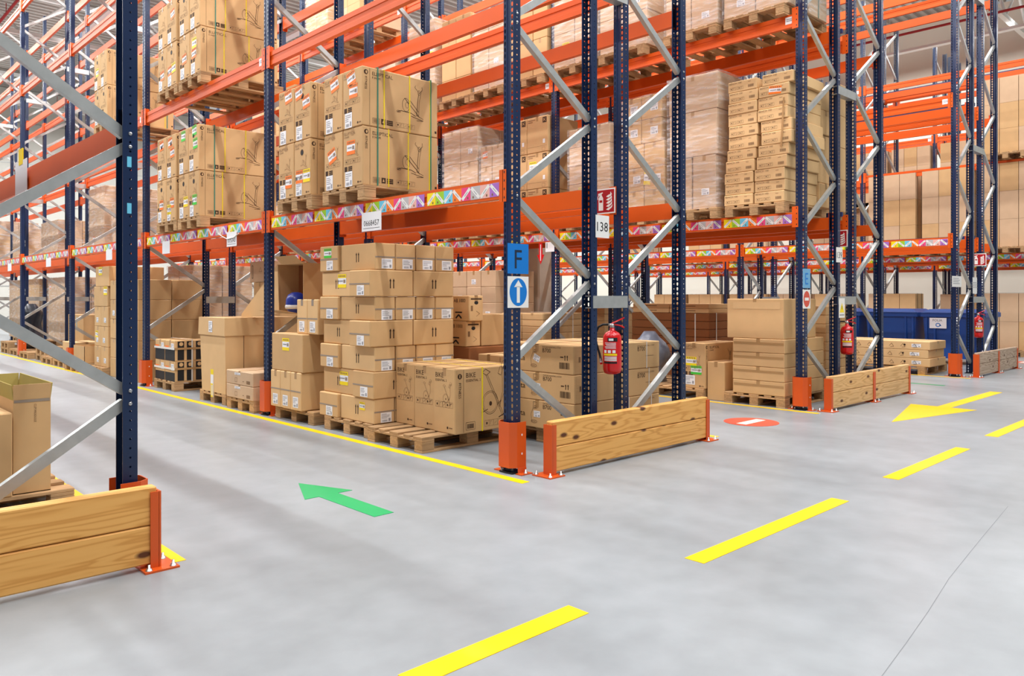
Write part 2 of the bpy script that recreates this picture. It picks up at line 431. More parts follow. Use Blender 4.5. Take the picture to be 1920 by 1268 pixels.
def ell_side(w, h):
    def f():
        p = PR(); xl = -w/2
        p.line([(xl+.085, -h/2+.01), (xl+.085, h/2-.01)], .003, 'ink'); logo(p, xl+.042, h/2-.055, .024)
        p.text('FITNESS', xl+.03, h/2-.1, .026, 'ink', rot=-math.pi/2)
        p.text('ELLIPTICAL', xl+.115, h/2-.075, .036, 'ink'); p.text('E SHAPE', xl+.115, h/2-.108, .02, 'ink')
        draw_elliptical(p, w*.14, -.01, h*1.05)
        p.frame(xl+.12, -h/2+.035, xl+.2, -h/2+.085, .0025, 'ink'); p.bars(xl+.13, -h/2+.042, xl+.19, -h/2+.078, 'ink_soft')
        p.r(xl+.22, -h/2+.035, xl+.27, -h/2+.09, 'ink'); p.poly([(xl+.232, -h/2+.05), (xl+.255, -h/2+.05), (xl+.245, -h/2+.08)], 'kraft', 1)
        for j in range(3): p.r(xl+.285, -h/2+.037+j*.018, xl+.36, -h/2+.05+j*.018, 'ink')
        picto_row(p, xl+.4, -h/2+.04, 5, .045)
        p.r(w/2-.04, -h/2+.04, w/2-.015, -h/2+.065, 'ink')
        return p.mesh('printed_side')
    return cached(('es', w, h), f)
def ell_front(w, h, sub='E SHAPE'):
    def f():
        p = PR()
        p.text('ELLIPTICAL', -w/2+.025, h/2-.06, .03, 'ink_soft'); p.text(sub, -w/2+.025, h/2-.088, .018, 'ink_soft')
        draw_elliptical(p, w*.14, .06, h*.42, 'ink_soft'); picto_row(p, -w/2+.04, -.06, 6, .045)
        p.r(-w/2+.03, -.135, -w/2+.08, -.085, 'ink')
        for j in range(3): p.r(-w/2+.1, -.135+j*.018, -w/2+.17, -.122+j*.018, 'ink')
        p.disc(w/2-.08, -h/2+.035, .012, .012, 'ink', 8); p.r(w/2-.06, -h/2+.03, w/2-.02, -h/2+.04, 'ink_soft')
        return p.mesh('printed_front')
    return cached(('ef', w, h, sub), f)
def bike_side(w, h):
    def f():
        p = PR(); xl = -w/2
        p.line([(xl+.1, -h/2+.01), (xl+.1, h/2-.01)], .003, 'ink'); p.disc(xl+.055, h/2-.07, .025, .025, 'ink'); p.r(xl+.05, h/2-.085, xl+.06, h/2-.055, 'kraft', 1)
        p.text('FITNESS', xl+.042, h/2-.13, .03, 'ink', rot=-math.pi/2)
        p.text('BIKE', xl+.13, h/2-.085, .045, 'ink'); p.text('ESSENTIAL 2', xl+.13, h/2-.125, .024, 'ink')
        draw_bike(p, xl+.5, .03, 1.0)
        p.frame(xl+.13, -h/2+.03, xl+.24, -h/2+.1, .003, 'ink'); p.bars(xl+.145, -h/2+.042, xl+.225, -h/2+.085, 'ink')
        picto_row(p, xl+.36, -h/2+.04, 6, .055)
        return p.mesh('printed_side')
    return cached(('bs', w, h), f)
def bike_front(w, h):
    def f():
        p = PR()
        p.text('BIKE', -w/2+.03, h/2-.085, .045, 'ink'); p.text('ESSENTIAL 2', -w/2+.03, h/2-.122, .022, 'ink')
        draw_bike(p, .05, .05, .40, 'ink_soft'); picto_row(p, -w/2+.03, -.06, 5, .05)
        p.disc(.05, -h/2+.055, .012, .012, 'ink', 10); p.r(.07, -h/2+.05, .12, -h/2+.06, 'ink_soft')
        return p.mesh('printed_front')
    return cached(('bf', w, h), f)
def bench_front(w, h):
    def f():
        p = PR(); p.text('BENCH 100', -w/2+.02, h/2-.035, .026, 'ink_soft')
        picto_row(p, -w/2+.03, -h/2+.03, 5, .038); p.bars(w/2-.12, -h/2+.035, w/2-.04, -h/2+.07, 'ink_soft')
        p.r(w/2-.12, h/2-.035, w/2-.08, h/2-.03, 'ink_soft')
        return p.mesh('printed_front')
    return cached(('bench', w, h), f)
def b700_front(w, h):
    def f():
        p = PR(); p.text('B700', w/2-.4, h/2-.075, .04, 'ink'); p.text('PORTABLE BASKETBALL SYSTEM', w/2-.4, h/2-.03, .012, 'ink')
        p.text('sta', w/2-.74, -.03, .055, 'ink', sx=1.2)
        p.bars(w/2-.18, -h/2+.05, w/2-.05, -h/2+.11, 'ink', seed=5)
        for x in (w/2-.11, w/2-.08):
            p.r(x-.004, -.005, x+.004, .03, 'ink'); p.poly([(x-.011, .028), (x+.011, .028), (x, .045)], 'ink')
        p.r(w/2-.17, .02, w/2-.13, .03, 'ink')
        p.frame(w/2-.53, h/2-.08, w/2-.48, h/2-.02, .003, 'ink'); p.frame(w/2-.515, h/2-.075, w/2-.495, h/2-.055, .003, 'ink')
        p.line([(w/2-.53, h/2-.08), (w/2-.56, h/2-.14), (w/2-.55, -h/2+.06), (w/2-.5, -h/2+.06)], .004, 'ink_soft'); p.oval(w/2-.52, -h/2+.06, .04, .014, .004, 'ink_soft')
        return p.mesh('printed_front')
    return cached(('b7f', w, h), f)
def b700_side(w, h):
    def f():
        p = PR(); p.text('B700', w*.22, h/2-.09, .045, 'ink'); p.text('PORTABLE BASKETBALL SYSTEM', w*.22, h/2-.045, .014, 'ink_soft')
        p.oval(-w*.28, 0, .018, .02, .004, 'ink_soft', 10); p.r(-w*.45, -.02, -w*.43, .03, 'ink_soft'); p.r(w*.32, -.01, w*.42, -.006, 'ink_soft')
        return p.mesh('printed_side')
    return cached(('b7s', w, h), f)
def k_front(w, h):
    def f():
        p = PR(); x = w/2-.07; y = h/2-.07
        p.r(x-.045, y-.045, x+.045, y+.045, 'ink'); p.text('K', x-.022, y-.026, .055, 'kraft', k=1, sx=1.3)
        p.r(-w/2+.03, h/2-.05, -w/2+.2, h/2-.038, 'ink_soft')
        p.r(-w/2+.03, h/2-.08, -w/2+.14, h/2-.07, 'ink_soft'); p.line([(-w/2+.02, -h/2+.1), (w/2-.02, -h/2+.1)], .003, 'ink_soft')
        p.frame(w/2-.13, -h/2+.02, w/2-.06, -h/2+.075, .004, 'ink_soft'); p.r(w/2-.11, -h/2+.14, w/2-.06, -h/2+.21, 'paper')
        return p.mesh('printed_front')
    return cached(('kf', w, h), f)
def ab_side(w, h):
    def f():
        p = PR(); p.text('AB 1000', .045, h/2-.075, .042, 'black_print'); p.r(.07, -h/2+.09, .19, -h/2+.105, 'black_print')
        p.line([(.08, -h/2+.03), (.13, -h/2+.07), (.18, -h/2+.03)], .02, 'black_print'); return p.mesh('printed_side')
    return cached(('abs', w, h), f)
def ab_end(w, h):
    def f():
        p = PR(); p.disc(0, h/2-.08, .03, .02, 'black_print', 12); p.r(-.08, h/2-.045, .08, h/2-.03, 'ink'); p.line([(0, -.03), (.05, -.06), (0, -.09)], .004, 'ink_soft')
        p.r(-.08, -.03, -.05, .03, 'ink_soft'); return p.mesh('printed_end')
    return cached(('abe', w, h), f)
def strip_print():
    def f():
        w, h = .96, .112; p = PR(); p.r(-w/2, -h/2, w/2, h/2, 'paper')
        cols = ['st_yellow', 'st_lime', 'st_cyan', 'st_orange', 'st_pink', 'st_grey', 'st_salmon', 'st_purple']; cw = w/8
        for j, c in enumerate(cols):
            x = -w/2+j*cw; p.r(x, -h/2, x+cw, h/2, c, 1)
            up = j % 2 == 0
            a = (x+.01, -h/2+.012) if up else (x+.01, h/2-.012); b = (x+cw-.01, h/2-.012) if up else (x+cw-.01, -h/2+.012)
            p.line([a, b], .03, 'sign_white', 2)
            q = .3; p.line([(a[0]+(b[0]-a[0])*q, a[1]+(b[1]-a[1])*q), (a[0]+(b[0]-a[0])*(1-q), a[1]+(b[1]-a[1])*(1-q))], .006, 'paper_grey', 3)
            p.r(x+cw*.62 if up else x+cw*.2, -h/2+.012, x+cw*.76 if up else x+cw*.34, -h/2+.03, 'ink_soft', 3)
        return p.mesh('location_label_strip')
    return cached('strip', f)

# ------------------------------------------------------------------ setting
XW, YW, ZC = 29.5, 44.0, 12.6
m = MB(); m.box(-16, XW, -16, YW, -.2, 0, 'floor')
ob('floor', m, kind='structure', label='grey polished concrete warehouse floor')
m = MB(); m.box(XW, XW+.2, -16, YW, 0, ZC, 'wall'); ob('wall_right', m, kind='structure', label='cream far side wall of the hall')
m = MB(); m.box(-16, XW, YW, YW+.2, 0, ZC, 'wall_panel'); ob('wall_back', m, kind='structure', label='pale panelled wall at the far end of the aisles')
m = MB()
prof = []; y = -16.0
while y < YW:
    prof += [(y, ZC), (y+.14, ZC), (y+.17, ZC+.09), (y+.33, ZC+.09)]; y += .36
prof.append((YW, ZC))
m.ext(prof, -16, XW, 'ceiling', 'X', closed=False)
ob('ceiling', m, kind='structure', label='light grey corrugated steel roof deck')
m = MB(); m.box(XW-.06, XW-.01, -16, YW, .0, .9, 'concrete'); ob('baseboard_right', m, kind='structure', label='low concrete plinth along the cream wall')
for n_ in range(5):                      # panel joints on the far wall
    m = MB(); m.box(-16, XW, YW-.03, YW-.005, 2+n_*2.2, 2.04+n_*2.2, 'galv'); ob('trim_%d' % (n_+1), m, kind='structure')
# roof girders
def girder():
    m = MB(); z0, z1 = 10.9, 12.45; x0, x1 = -16, XW-.1
    m.box(x0, x1, -.08, .08, z1-.14, z1, 'truss_white'); m.box(x0, x1, -.08, .08, z0, z0+.14, 'truss_white')
    x = x0+.2; up = True
    while x < x1-1.6:
        a = (x, 0, z0+.1 if up else z1-.1); b = (x+1.5, 0, z1-.1 if up else z0+.1); m.tube([a, b], .05, 6, 'truss_white'); x += 1.5; up = not up
    return m.mesh('roof_girder')
gm = girder()
for y_ in (-9, 3.0, 15.5, 28, 40): ob('roof_girder', gm, None, (0, y_, 0), label='white steel lattice girder under the roof deck', cat='girder', group='lattice girders under the roof')
for x_ in (-8.9, 1.2, 5.5, 12, 18.2, 24.3):
    m = MB(); m.tube([(x_, -15, 10.6), (x_, YW-1, 10.6)], .045, 8, 'pipe_red')
    for y_ in range(-14, 43, 3): m.tube([(x_, y_, 10.6), (x_, y_, 10.95)], .012, 5, 'pipe_red')
    ob('sprinkler_pipe', m, label='red sprinkler pipe hanging below the roof girders', cat='pipe', group='red sprinkler pipes')
for lx, ly0, ly1 in LIGHTLINES:
    e = ob('light_line', None, None, (lx, ly0, LAMP_Z), label='continuous white strip light hung above an aisle', cat='lamp', group='strip lights above the aisles')
    m = MB(); m.box(-.13, .13, 0, ly1-ly0, -.06, .03, 'lamp_housing'); ob('housing', m, e)
    m = MB()
    for k in range(2, int(ly1-ly0), 5): m.tube([(0, k, .03), (0, k, ZC-LAMP_Z)], .008, 4, 'steel')
    ob('hanger', m, e)
# concrete pillar in the gap of the double rack
m = MB(); m.ext([(-.195, -.19), (-.17, -.215), (.17, -.215), (.195, -.19), (.195, .19), (.17, .215), (-.17, .215), (-.195, .19)], 0, ZC, 'concrete', 'Z')
ob('concrete_pillar', m, None, (6.21, 5.79, 0), label='square grey concrete pillar standing inside the second rack', cat='pillar')

# hairline crack in the concrete
p_ = PR(); p_.line([(1.69, -3.04), (.78, -3.126), (-.056, -3.21), (-.56, -3.28), (-.97, -3.33), (-1.33, -3.37)], .0025, 'crack_grey')
ob('hairline_crack', p_, bpy.data.objects['floor'], (0, 0, .0008))
# floor markings
def floor_mark(name, pts, mt, label, group=None, z=.0025):
    n_ = len(pts); cx = sum(p[0] for p in pts)/n_; cy = sum(p[1] for p in pts)/n_
    ar = sum(pts[i][0]*pts[(i+1) % n_][1]-pts[(i+1) % n_][0]*pts[i][1] for i in range(n_))
    if ar < 0: pts = pts[::-1]
    m = MB(); m.ext([(p[0]-cx, p[1]-cy) for p in pts], 0, z, mt, 'Z')
    return ob(name, m, None, (cx, cy, 0), label=label, cat='floor marking', group=group)
rect = lambda x0, x1, y0, y1: [(x0, y0), (x1, y0), (x1, y1), (x0, y1)]
for i_, (a, b) in enumerate(((-4.6, -3.5), (-2.62, -1.68), (-.755, 1.05), (1.95, 3.7), (4.58, 6.35), (7.25, 9.0), (9.9, 11.7), (12.6, 14.4))):
    floor_mark('floor_dash', rect(a, b, -2.25, -2.13), 'floor_yellow', 'yellow floor dash, %s along the broken line from the knotty plank guard' % ('first', 'second', 'third', 'fourth', 'fifth', 'sixth', 'seventh', 'eighth')[i_], 'yellow dashes along the cross aisle')
floor_mark('floor_line', rect(-.22, -.14, -.34, 34), 'floor_yellow', 'yellow floor line along the pallets beneath the rack with the F sign')
floor_mark('floor_line', rect(-2.80, -2.70, -.31, 10), 'floor_yellow', 'yellow floor line beside the upright holding the hanging white sheet')
floor_mark('floor_line', rect(2.52, 2.60, -.30, 22), 'floor_yellow', 'yellow floor line at the end of the long plank guard below the extinguisher')
floor_mark('floor_line', rect(4.78, 4.86, -.30, 22), 'floor_yellow', 'yellow floor line under the stack of wide flat cartons')
floor_mark('floor_line', rect(7.60, 7.68, -.30, 22), 'floor_yellow', 'yellow floor line behind the two-section plank guard')
floor_mark('floor_line', rect(10.62, 10.70, -.30, 22), 'floor_yellow', 'yellow floor line before the long flat cartons and blue bins')
floor_mark('floor_line', rect(9.12, 9.20, -.35, .6), 'floor_green', 'short green floor line in the aisle before the blue bins')
gt = [(-1.43, .83), (-1.25, .37), (-1.37, .37), (-1.37, -.32), (-1.52, -.32), (-1.52, .37), (-1.63, .37)]
floor_mark('floor_arrow', gt, 'floor_green', 'green floor arrow pointing into the aisle')
ya = [(4.80, -1.15), (6.52, -.76), (6.52, -1.08), (8.8, -1.08), (8.8, -1.24), (6.52, -1.24), (6.52, -1.53)]
floor_mark('floor_arrow', ya, 'floor_yellow', 'large yellow floor arrow pointing along the cross aisle')
def no_entry_floor(cx, cy, label):
    e = ob('no_entry_mark', None, None, (cx, cy, 0), label=label, cat='floor marking')
    m = MB(); m.ext([(.3*math.cos(6.2832*j/40), .3*math.sin(6.2832*j/40)) for j in range(40)], 0, .0025, 'floor_red', 'Z'); ob('red_disc', m, e)
    m = MB(); m.box(-.22, .22, -.06, .06, .0025, .004, 'floor_white'); ob('white_bar', m, e)
no_entry_floor(3.66, -.06, 'round red no-entry mark with white bar painted on the floor')
no_entry_floor(15.2, -.06, 'faded round red no-entry floor mark beyond the blue bins')

# ------------------------------------------------------------------ racks
PITCH, HTOP = .05, 9.5
def cell(m, org, ua, va, w, h, hole, mt):
    """rectangle w x h with a hole; org lower-left corner, ua/va unit vectors"""
    P_ = lambda a, b: tuple(org[k]+ua[k]*a+va[k]*b for k in range(3))
    i = len(m.v); n_ = len(hole)
    out = [(0, 0), (w/2, 0), (w, 0), (w, h/2), (w, h), (w/2, h), (0, h), (0, h/2)]
    m.v += [P_(*q) for q in out] + [P_(*q) for q in hole]
    for k in range(8):
        k2 = (k+1) % 8; m.idx((i+k, i+k2, i+8+k2, i+8+k), mt)
def upright_mesh(top, name):
    m = MB(); hw, hd = .058, .0375; n_ = int(top/PITCH)
    tear = lambda w, h, s: [(w/2-.006*s, h*.2), (w/2, h*.16), (w/2+.006*s, h*.2), (w/2+.010*s, h*.55), (w/2+.007*s, h*.82), (w/2, h*.86), (w/2-.007*s, h*.82), (w/2-.010*s, h*.55)]
    small = lambda w, h: [(w/2+.006*math.cos(-2.356+k*.7854), h/2+.006*math.sin(-2.356+k*.7854)) for k in range(8)]
    for j in range(n_):
        z = j*PITCH
        cell(m, (-hd, -hw, z), (0, 1, 0), (0, 0, 1), .034, PITCH, tear(.034, PITCH, 1), 'blue_paint')
        cell(m, (-hd, hw-.034, z), (0, 1, 0), (0, 0, 1), .034, PITCH, tear(.034, PITCH, 1), 'blue_paint')
        for sy in (-1, 1):
            cell(m, (-hd+.012, sy*hw, z), (1, 0, 0), (0, 0, 1), .05, PITCH, small(.05, PITCH), 'blue_paint')
    zt = n_*PITCH
    m.face([(-hd, -hw+.034, 0), (-hd+.006, -.012, 0), (-hd+.006, -.012, zt), (-hd, -hw+.034, zt)], 'blue_paint')
    m.face([(-hd+.006, -.012, 0), (-hd+.006, .012, 0), (-hd+.006, .012, zt), (-hd+.006, -.012, zt)], 'blue_paint')
    m.face([(-hd+.006, .012, 0), (-hd, hw-.034, 0), (-hd, hw-.034, zt), (-hd+.006, .012, zt)], 'blue_paint')
    for sy in (-1, 1):
        for xa, xb in ((-hd, -hd+.012), (hd-.013, hd)): m.face([(xa, sy*hw, 0), (xb, sy*hw, 0), (xb, sy*hw, zt), (xa, sy*hw, zt)], 'blue_paint')
        m.face([(hd, sy*hw, 0), (hd, sy*(hw-.009), 0), (hd, sy*(hw-.009), zt), (hd, sy*hw, zt)], 'blue_paint')
    return m.mesh(name)
UP = upright_mesh(HTOP, 'upright')
BAY = 4.2
BL = BAY-.116
def beam_mesh(conn):
    m = MB(); h = .16
    pr = [(-.03, -h), (.025, -h), (.025, 0), (-.03, 0), (-.03, -.052), (-.022, -.058), (-.022, -.104), (-.03, -.11)]
    m.ext(pr, 0, BL, 'orange_paint', 'Y')
    if conn:
        for y0, y1 in ((-.03, .035), (BL-.035, BL+.03)): m.box(-.046, .02, y0, y1, -.19, .07, 'orange_paint')
    return m.mesh('beam')
BM, BMC = beam_mesh(False), beam_mesh(True)
def conn_mesh():
    m = MB(); m.box(-.046, .026, 0, .006, -.19, .07, 'orange_paint'); m.box(-.046, -.041, -.036, .045, -.19, .07, 'orange_paint')
    for k in range(4):
        z = -.165+k*.068
        m.face([(-.0465, -.022, z), (-.0465, -.022, z+.018), (-.0465, -.01, z+.018), (-.0465, -.01, z)], 'dark_metal')
    return m.mesh('end_connector')
CN = conn_mesh()
def conn_mesh2():
    m = MB(); m.box(-.046, .026, -.006, 0, -.19, .07, 'orange_paint'); m.box(-.046, -.041, -.045, .036, -.19, .07, 'orange_paint')
    for k in range(4):
        z = -.165+k*.068
        m.face([(-.0465, .01, z), (-.0465, .01, z+.018), (-.0465, .022, z+.018), (-.0465, .022, z)], 'dark_metal')
    return m.mesh('end_connector')
CN2 = conn_mesh2()
def brace_mesh(L):
    m = MB(); w, dp, t = .028, .044, .004
    # C section: web in the frame plane side, flanges towards +Y
    pr = [(-dp/2, -w), (dp/2, -w), (dp/2, -w+t), (-dp/2+t, -w+t), (-dp/2+t, w-t), (dp/2, w-t), (dp/2, w), (-dp/2, w)]
    m.ext(pr, 0, L, 'galv', 'X'); return m.mesh('brace')
def plate_small():
    m = MB(); m.box(-.07, .07, -.075, .075, 0, .012, 'dark_metal')
    for sx in (-1, 1): m.lathe([(0.0, .03), (.01, .03), (.01, .012)], 6, 'steel', (sx*.055, .06))
    return m.mesh('base_plate')
FP = plate_small()
def tagm():
    p = PR(); p.r(-.055, -.045, .055, .045, 'paper'); p.r(-.04, .01, .03, .02, 'paper_grey', 1); p.r(-.04, -.01, .035, 0, 'paper_grey', 1); return p.mesh('beam_tag')
TAG = tagm()
def rack(label, pairs, nb, levels, detail=2, y0=0., stops=False, group=None, skip=()):
    x00 = pairs[0][0]
    e = ob('pallet_rack', None, None, (x00, y0, 0), label=label, cat='pallet rack', group=group)
    for n_ in range(nb+1):
        y = n_*BAY
        for (xa, xb, side) in pairs:
            for x, rz in ((xa, 0), (xb, math.pi)):
                if (x, n_) in skip: continue
                u = ob('upright', UP, e, (x-x00, y, .012), (0, 0, rz)); ob('base_plate', FP, u, (0, 0, -.012))
            xi, xo = (xb, xa) if side == 'L' else (xa, xb)        # inner and aisle side
            z = .17; inner = True; hz = .6925
            L = math.hypot(xb-xa-.03, hz-.07); bm = cached(('br', round(L, 3)), lambda: brace_mesh(L))
            while z+hz < HTOP:
                xs, xe = (xi, xo) if inner else (xo, xi)
                sg = 1 if xe > xs else -1
                ax = xs+sg*.015; az = z+.035
                ang = math.atan2(hz-.07, (xb-xa-.03))
                ob('brace', bm, e, (ax-x00, y, az), (0, -ang, 0) if sg > 0 else (0, -(math.pi-ang), 0))
                if n_ == 0 and z < 5.5:
                    for q in (az, z+hz-.035): ob('bolt_head', cached('bh', bolt_head), e, ((xs if q == az else xe)-x00, y-.0585, q), face_rot('-Y'))
                z += hz; inner = not inner
        if len(pairs) == 2:
            gx0, gx1 = pairs[0][1], pairs[1][0]
            sm = cached(('sp', round(gx1-gx0, 2)), lambda: spacer(gx1-gx0))
            for z in (1.36, 4.16, 7.0): ob('row_spacer', sm, e, (gx0-x00, y, z))
    for b in range(nb):
        y = b*BAY+.058
        for li, z in enumerate(levels):
            for (xa, xb, side) in pairs:
                for x, rz in ((xa, 0), (xb, math.pi)):
                    full = b < detail
                    bo = ob('beam', BM if full else BMC, e, (x-x00, y if rz == 0 else y+BL, z), (0, 0, rz))
                    if full:
                        ob('end_connector', CN, bo, (0, 0, 0)); ob('end_connector', CN2, bo, (0, BL, 0))
                    if rz == 0 and side == 'L':
                        if li == 0:
                            for k in range(4):
                                ob('label_strip', strip_print(), bo, (-.0312, BL-.55-k*1.0, -.082), face_rot('-X'))
                        if b < 3: ob('beam_tag', TAG, bo, (-.0312, .085, -.07), face_rot('-X'))
            if stops and len(pairs) == 2 and not (x00 == 5.0 and b == 1):
                m = cached('stop', stopm); ob('pallet_stop', m, e, ((pairs[0][1]+pairs[1][0])/2-x00, y, z+.06))
    return e
def bolt_head():
    m = MB(); m.lathe([(0, .006), (.008, .006), (.010, .003), (.010, 0)], 10, 'steel'); return m.mesh('bolt_head')
def stopm():
    m = MB(); m.box(-.02, .02, -.05, BL+.05, -.03, .03, 'blue_beam'); return m.mesh('pallet_stop')
def spacer(w):
    m = MB(); m.box(-.02, w+.02, -.062, -.056, -.055, .055, 'galv'); m.box(-.02, w+.02, -.056, .03, .049, .055, 'galv'); m.box(-.02, w+.02, -.056, .03, -.055, -.049, 'galv')
    return m.mesh('row_spacer')
FL = [2.36, 4.31, 6.35, 8.35]; EL = [2.47, 4.96, 7.3]; CL = [2.47, 4.72, 7.1]; CL2 = [2.47, 4.35, 6.6]
rack('blue and orange double pallet rack carrying the blue F sign', [(0, .95, 'L'), (1.4, 2.33, 'R')], 8, FL, 3)
rack('blue upright with grey braces and one orange beam holding a white sheet', [(-3.85, -2.9, 'R')], 2, [2.36, 4.4], 1)
rack('double pallet rack carrying the pale blue E sign', [(5.0, 5.95, 'L'), (6.47, 7.42, 'R')], 5, EL, 2, stops=True)
rack('mostly empty double pallet rack with blue bins and long flat cartons below', [(10.85, 11.7, 'L'), (12.32, 13.2, 'R')], 5, EL, 1, stops=True)
rack('pallet rack full of pinkish carton stacks beyond the blue bins', [(17.3, 18.25, 'L'), (18.75, 19.7, 'R')], 5, CL, 0, stops=True)
rack('farthest pallet rack in front of the cream wall', [(23.0, 23.95, 'L'), (24.45, 25.4, 'R')], 4, CL2, 0, stops=True)

# ------------------------------------------------------------------ upright protectors and plank guards
def protector(x, y, label, flip=1):
    e = ob('upright_protector', None, None, (x, y, 0), (0, 0, 0 if flip > 0 else math.pi), label=label, cat='rack guard')
    m = MB(); t = .006
    out = [(.06, .1), (-.04, .1), (-.09, .06), (-.09, -.06), (-.04, -.1), (.06, -.1)]
    inn = [(.06, -.1+t), (-.038, -.1+t), (-.09+t, -.058), (-.09+t, .058), (-.038, .1-t), (.06, .1-t)]
    m.ext(out+inn, .05, .41, 'guard_orange', 'Z'); ob('guard_plate', m, e)
    m = MB()
    for sy in (-1, 1): m.box(-.03, .06, sy*.1-.003, sy*.1+.003, .006, .05, 'guard_orange')
    m.box(-.05, .075, -.16, -.094, 0, .008, 'guard_orange'); m.box(-.05, .075, .094, .16, 0, .008, 'guard_orange'); ob('foot', m, e)
    for sx, sy in ((0, -1), (0, 1)):
        m = cached('bolt', lambda: boltm()); ob('bolt', m, e, (.02, sy*.135, .008))
    for z in (.16, .31):
        p = PR(); p.disc(0, 0, .007, .01, 'paper', 8); ob('rivet', p, e, (.01, -.1045, z), face_rot('-Y'))
def boltm():
    m = MB(); m.lathe([(0, .03), (.007, .03), (.007, .012), (.014, .012), (.014, .003), (.018, .003), (.018, 0)], 8, 'steel'); return m.mesh('bolt')
protector(0, 0, 'orange steel protector at the foot of the upright with the F sign')
protector(0, BAY, 'orange steel protector between the low white-strapped cartons and the tall carton stack')
protector(0, 2*BAY, 'orange steel protector beside the crate wrapped in white straps')
protector(0, 3*BAY, 'orange steel protector half hidden by an open carton')
protector(0, 4*BAY, 'orange steel protector among loose stacked pallets')
protector(5.0, 0, 'orange steel protector at the foot of the upright with the E sign')
protector(10.85, 0, 'orange steel protector in front of the blue bins')
protector(-2.9, 0, 'orange steel protector behind the plank guard with large knots', -1)

def guard(x0, x1, label, posts, yc=-.30, zt=.43, mt='plank'):
    e = ob('plank_guard', None, None, (x0, yc, 0), label=label, cat='barrier')
    L = x1-x0; hp = (zt-.03)/2
    for k in range(2):
        for s0, s1 in zip(posts[:-1], posts[1:]):
            m = MB(); a, b = s0-x0+.008, s1-x0-.008
            m.cbox(b-a, .07, hp-.004, mt, .007)
            ob('plank', m, e, ((a+b)/2, 0, .03+k*hp))
    for i, px in enumerate(posts):
        m = MB(); s = 1 if i == 0 else -1; x = px-x0; h = .40
        if 0 < i < len(posts)-1:
            m.box(x-.035, x+.035, -.046, -.038, .01, h, 'guard_orange'); m.box(x-.035, x+.035, .038, .046, .01, h, 'guard_orange'); m.box(x-.006, x+.006, -.038, .038, .01, h, 'guard_orange')
        else:
            m.box(min(x-s*.01, x+s*.002), max(x-s*.01, x+s*.002), -.046, .046, .01, h, 'guard_orange')
            m.box(min(x, x+s*.042), max(x, x+s*.042), -.046, -.038, .01, h, 'guard_orange'); m.box(min(x, x+s*.042), max(x, x+s*.042), .038, .046, .01, h, 'guard_orange')
        p = ob('end_post' if i in (0, len(posts)-1) else 'middle_post', m, e)
        m = MB(); m.box(x-.085, x+.085, -.1, .1, 0, .01, 'guard_orange'); ob('base_plate', m, p)
        for bx, by in ((-.06, -.075), (.06, -.075), (-.06, .075), (.06, .075)): ob('bolt', cached('bolt', boltm), p, (x+bx, by, .01))
    return e
guard(.09, 2.36, 'long pine plank guard with orange end posts below the fire extinguisher', (.11, 2.34))
guard(-5.0, -2.83, 'pine plank guard with large knots beside the open tall carton', (-4.98, -2.85))
guard(5.06, 7.72, 'two-section pine plank guard with a middle post beside the E sign', (5.08, 6.4, 7.70), mt='plank_pale')
guard(10.95, 13.5, 'worn greyish two-section plank guard before the blue bins', (10.97, 12.2, 13.48), mt='plank_worn')

# ------------------------------------------------------------------ pallets
PL, PWD = 1.2, .86
def pallet_parts(w):
    r = {}
    m = MB(); m.cbox(PL, .14, .022, 'pallet_wood', .003); r['wide'] = m.mesh('deck_board')
    m = MB(); m.cbox(PL, .1, .022, 'pallet_wood', .003); r['narrow'] = m.mesh('deck_board')
    m = MB(); m.cbox(.14, w, .022, 'pallet_wood', .003); r['stringer'] = m.mesh('stringer_board')
    m = MB(); m.cbox(.14, .12, .078, 'pallet_wood', .004); r['block'] = m.mesh('block')
    m = MB(); m.cbox(PL, .12, .022, 'pallet_wood', .003); r['bottom'] = m.mesh('bottom_board')
    return r
def pallet_one(w):
    m = MB(); h = w/2
    for c, b in ((-h+.07, .14), (-h*.5+.02, .1), (0, .14), (h*.5-.02, .1), (h-.07, .14)): m.box(-PL/2, PL/2, c-b/2, c+b/2, .122, .144, 'pallet_wood')
    for x in (-PL/2+.07, 0, PL/2-.07):
        m.box(x-.07, x+.07, -h, h, .1, .122, 'pallet_wood')
        for y in (-h+.06, 0, h-.06): m.box(x-.07, x+.07, y-.06, y+.06, .022, .1, 'pallet_wood')
    for y in (-h+.06, 0, h-.06): m.box(-PL/2, PL/2, y-.06, y+.06, 0, .022, 'pallet_wood')
    return m.mesh('wooden_pallet')
def pallet(cx, cy, z, label, group=None, full=True, w=PWD, rz=0.):
    if not full:
        return ob('wooden_pallet', cached(('p1', w), lambda: pallet_one(w)), None, (cx, cy, z), (0, 0, rz), label=label, cat='pallet', group=group)
    e = ob('wooden_pallet', None, None, (cx, cy, z), (0, 0, rz), label=label, cat='pallet', group=group)
    r = cached(('pp', w), lambda: pallet_parts(w)); h = w/2
    for c, k in ((-h+.07, 'wide'), (-h*.5+.02, 'narrow'), (0, 'wide'), (h*.5-.02, 'narrow'), (h-.07, 'wide')): ob('deck_board', r[k], e, (0, c, .122))
    for x in (-PL/2+.07, 0, PL/2-.07):
        ob('stringer_board', r['stringer'], e, (x, 0, .1))
        for y in (-h+.06, 0, h-.06): ob('block', r['block'], e, (x, y, .022))
    for y in (-h+.06, 0, h-.06): ob('bottom_board', r['bottom'], e, (0, y, 0))
    return e
PH = .144

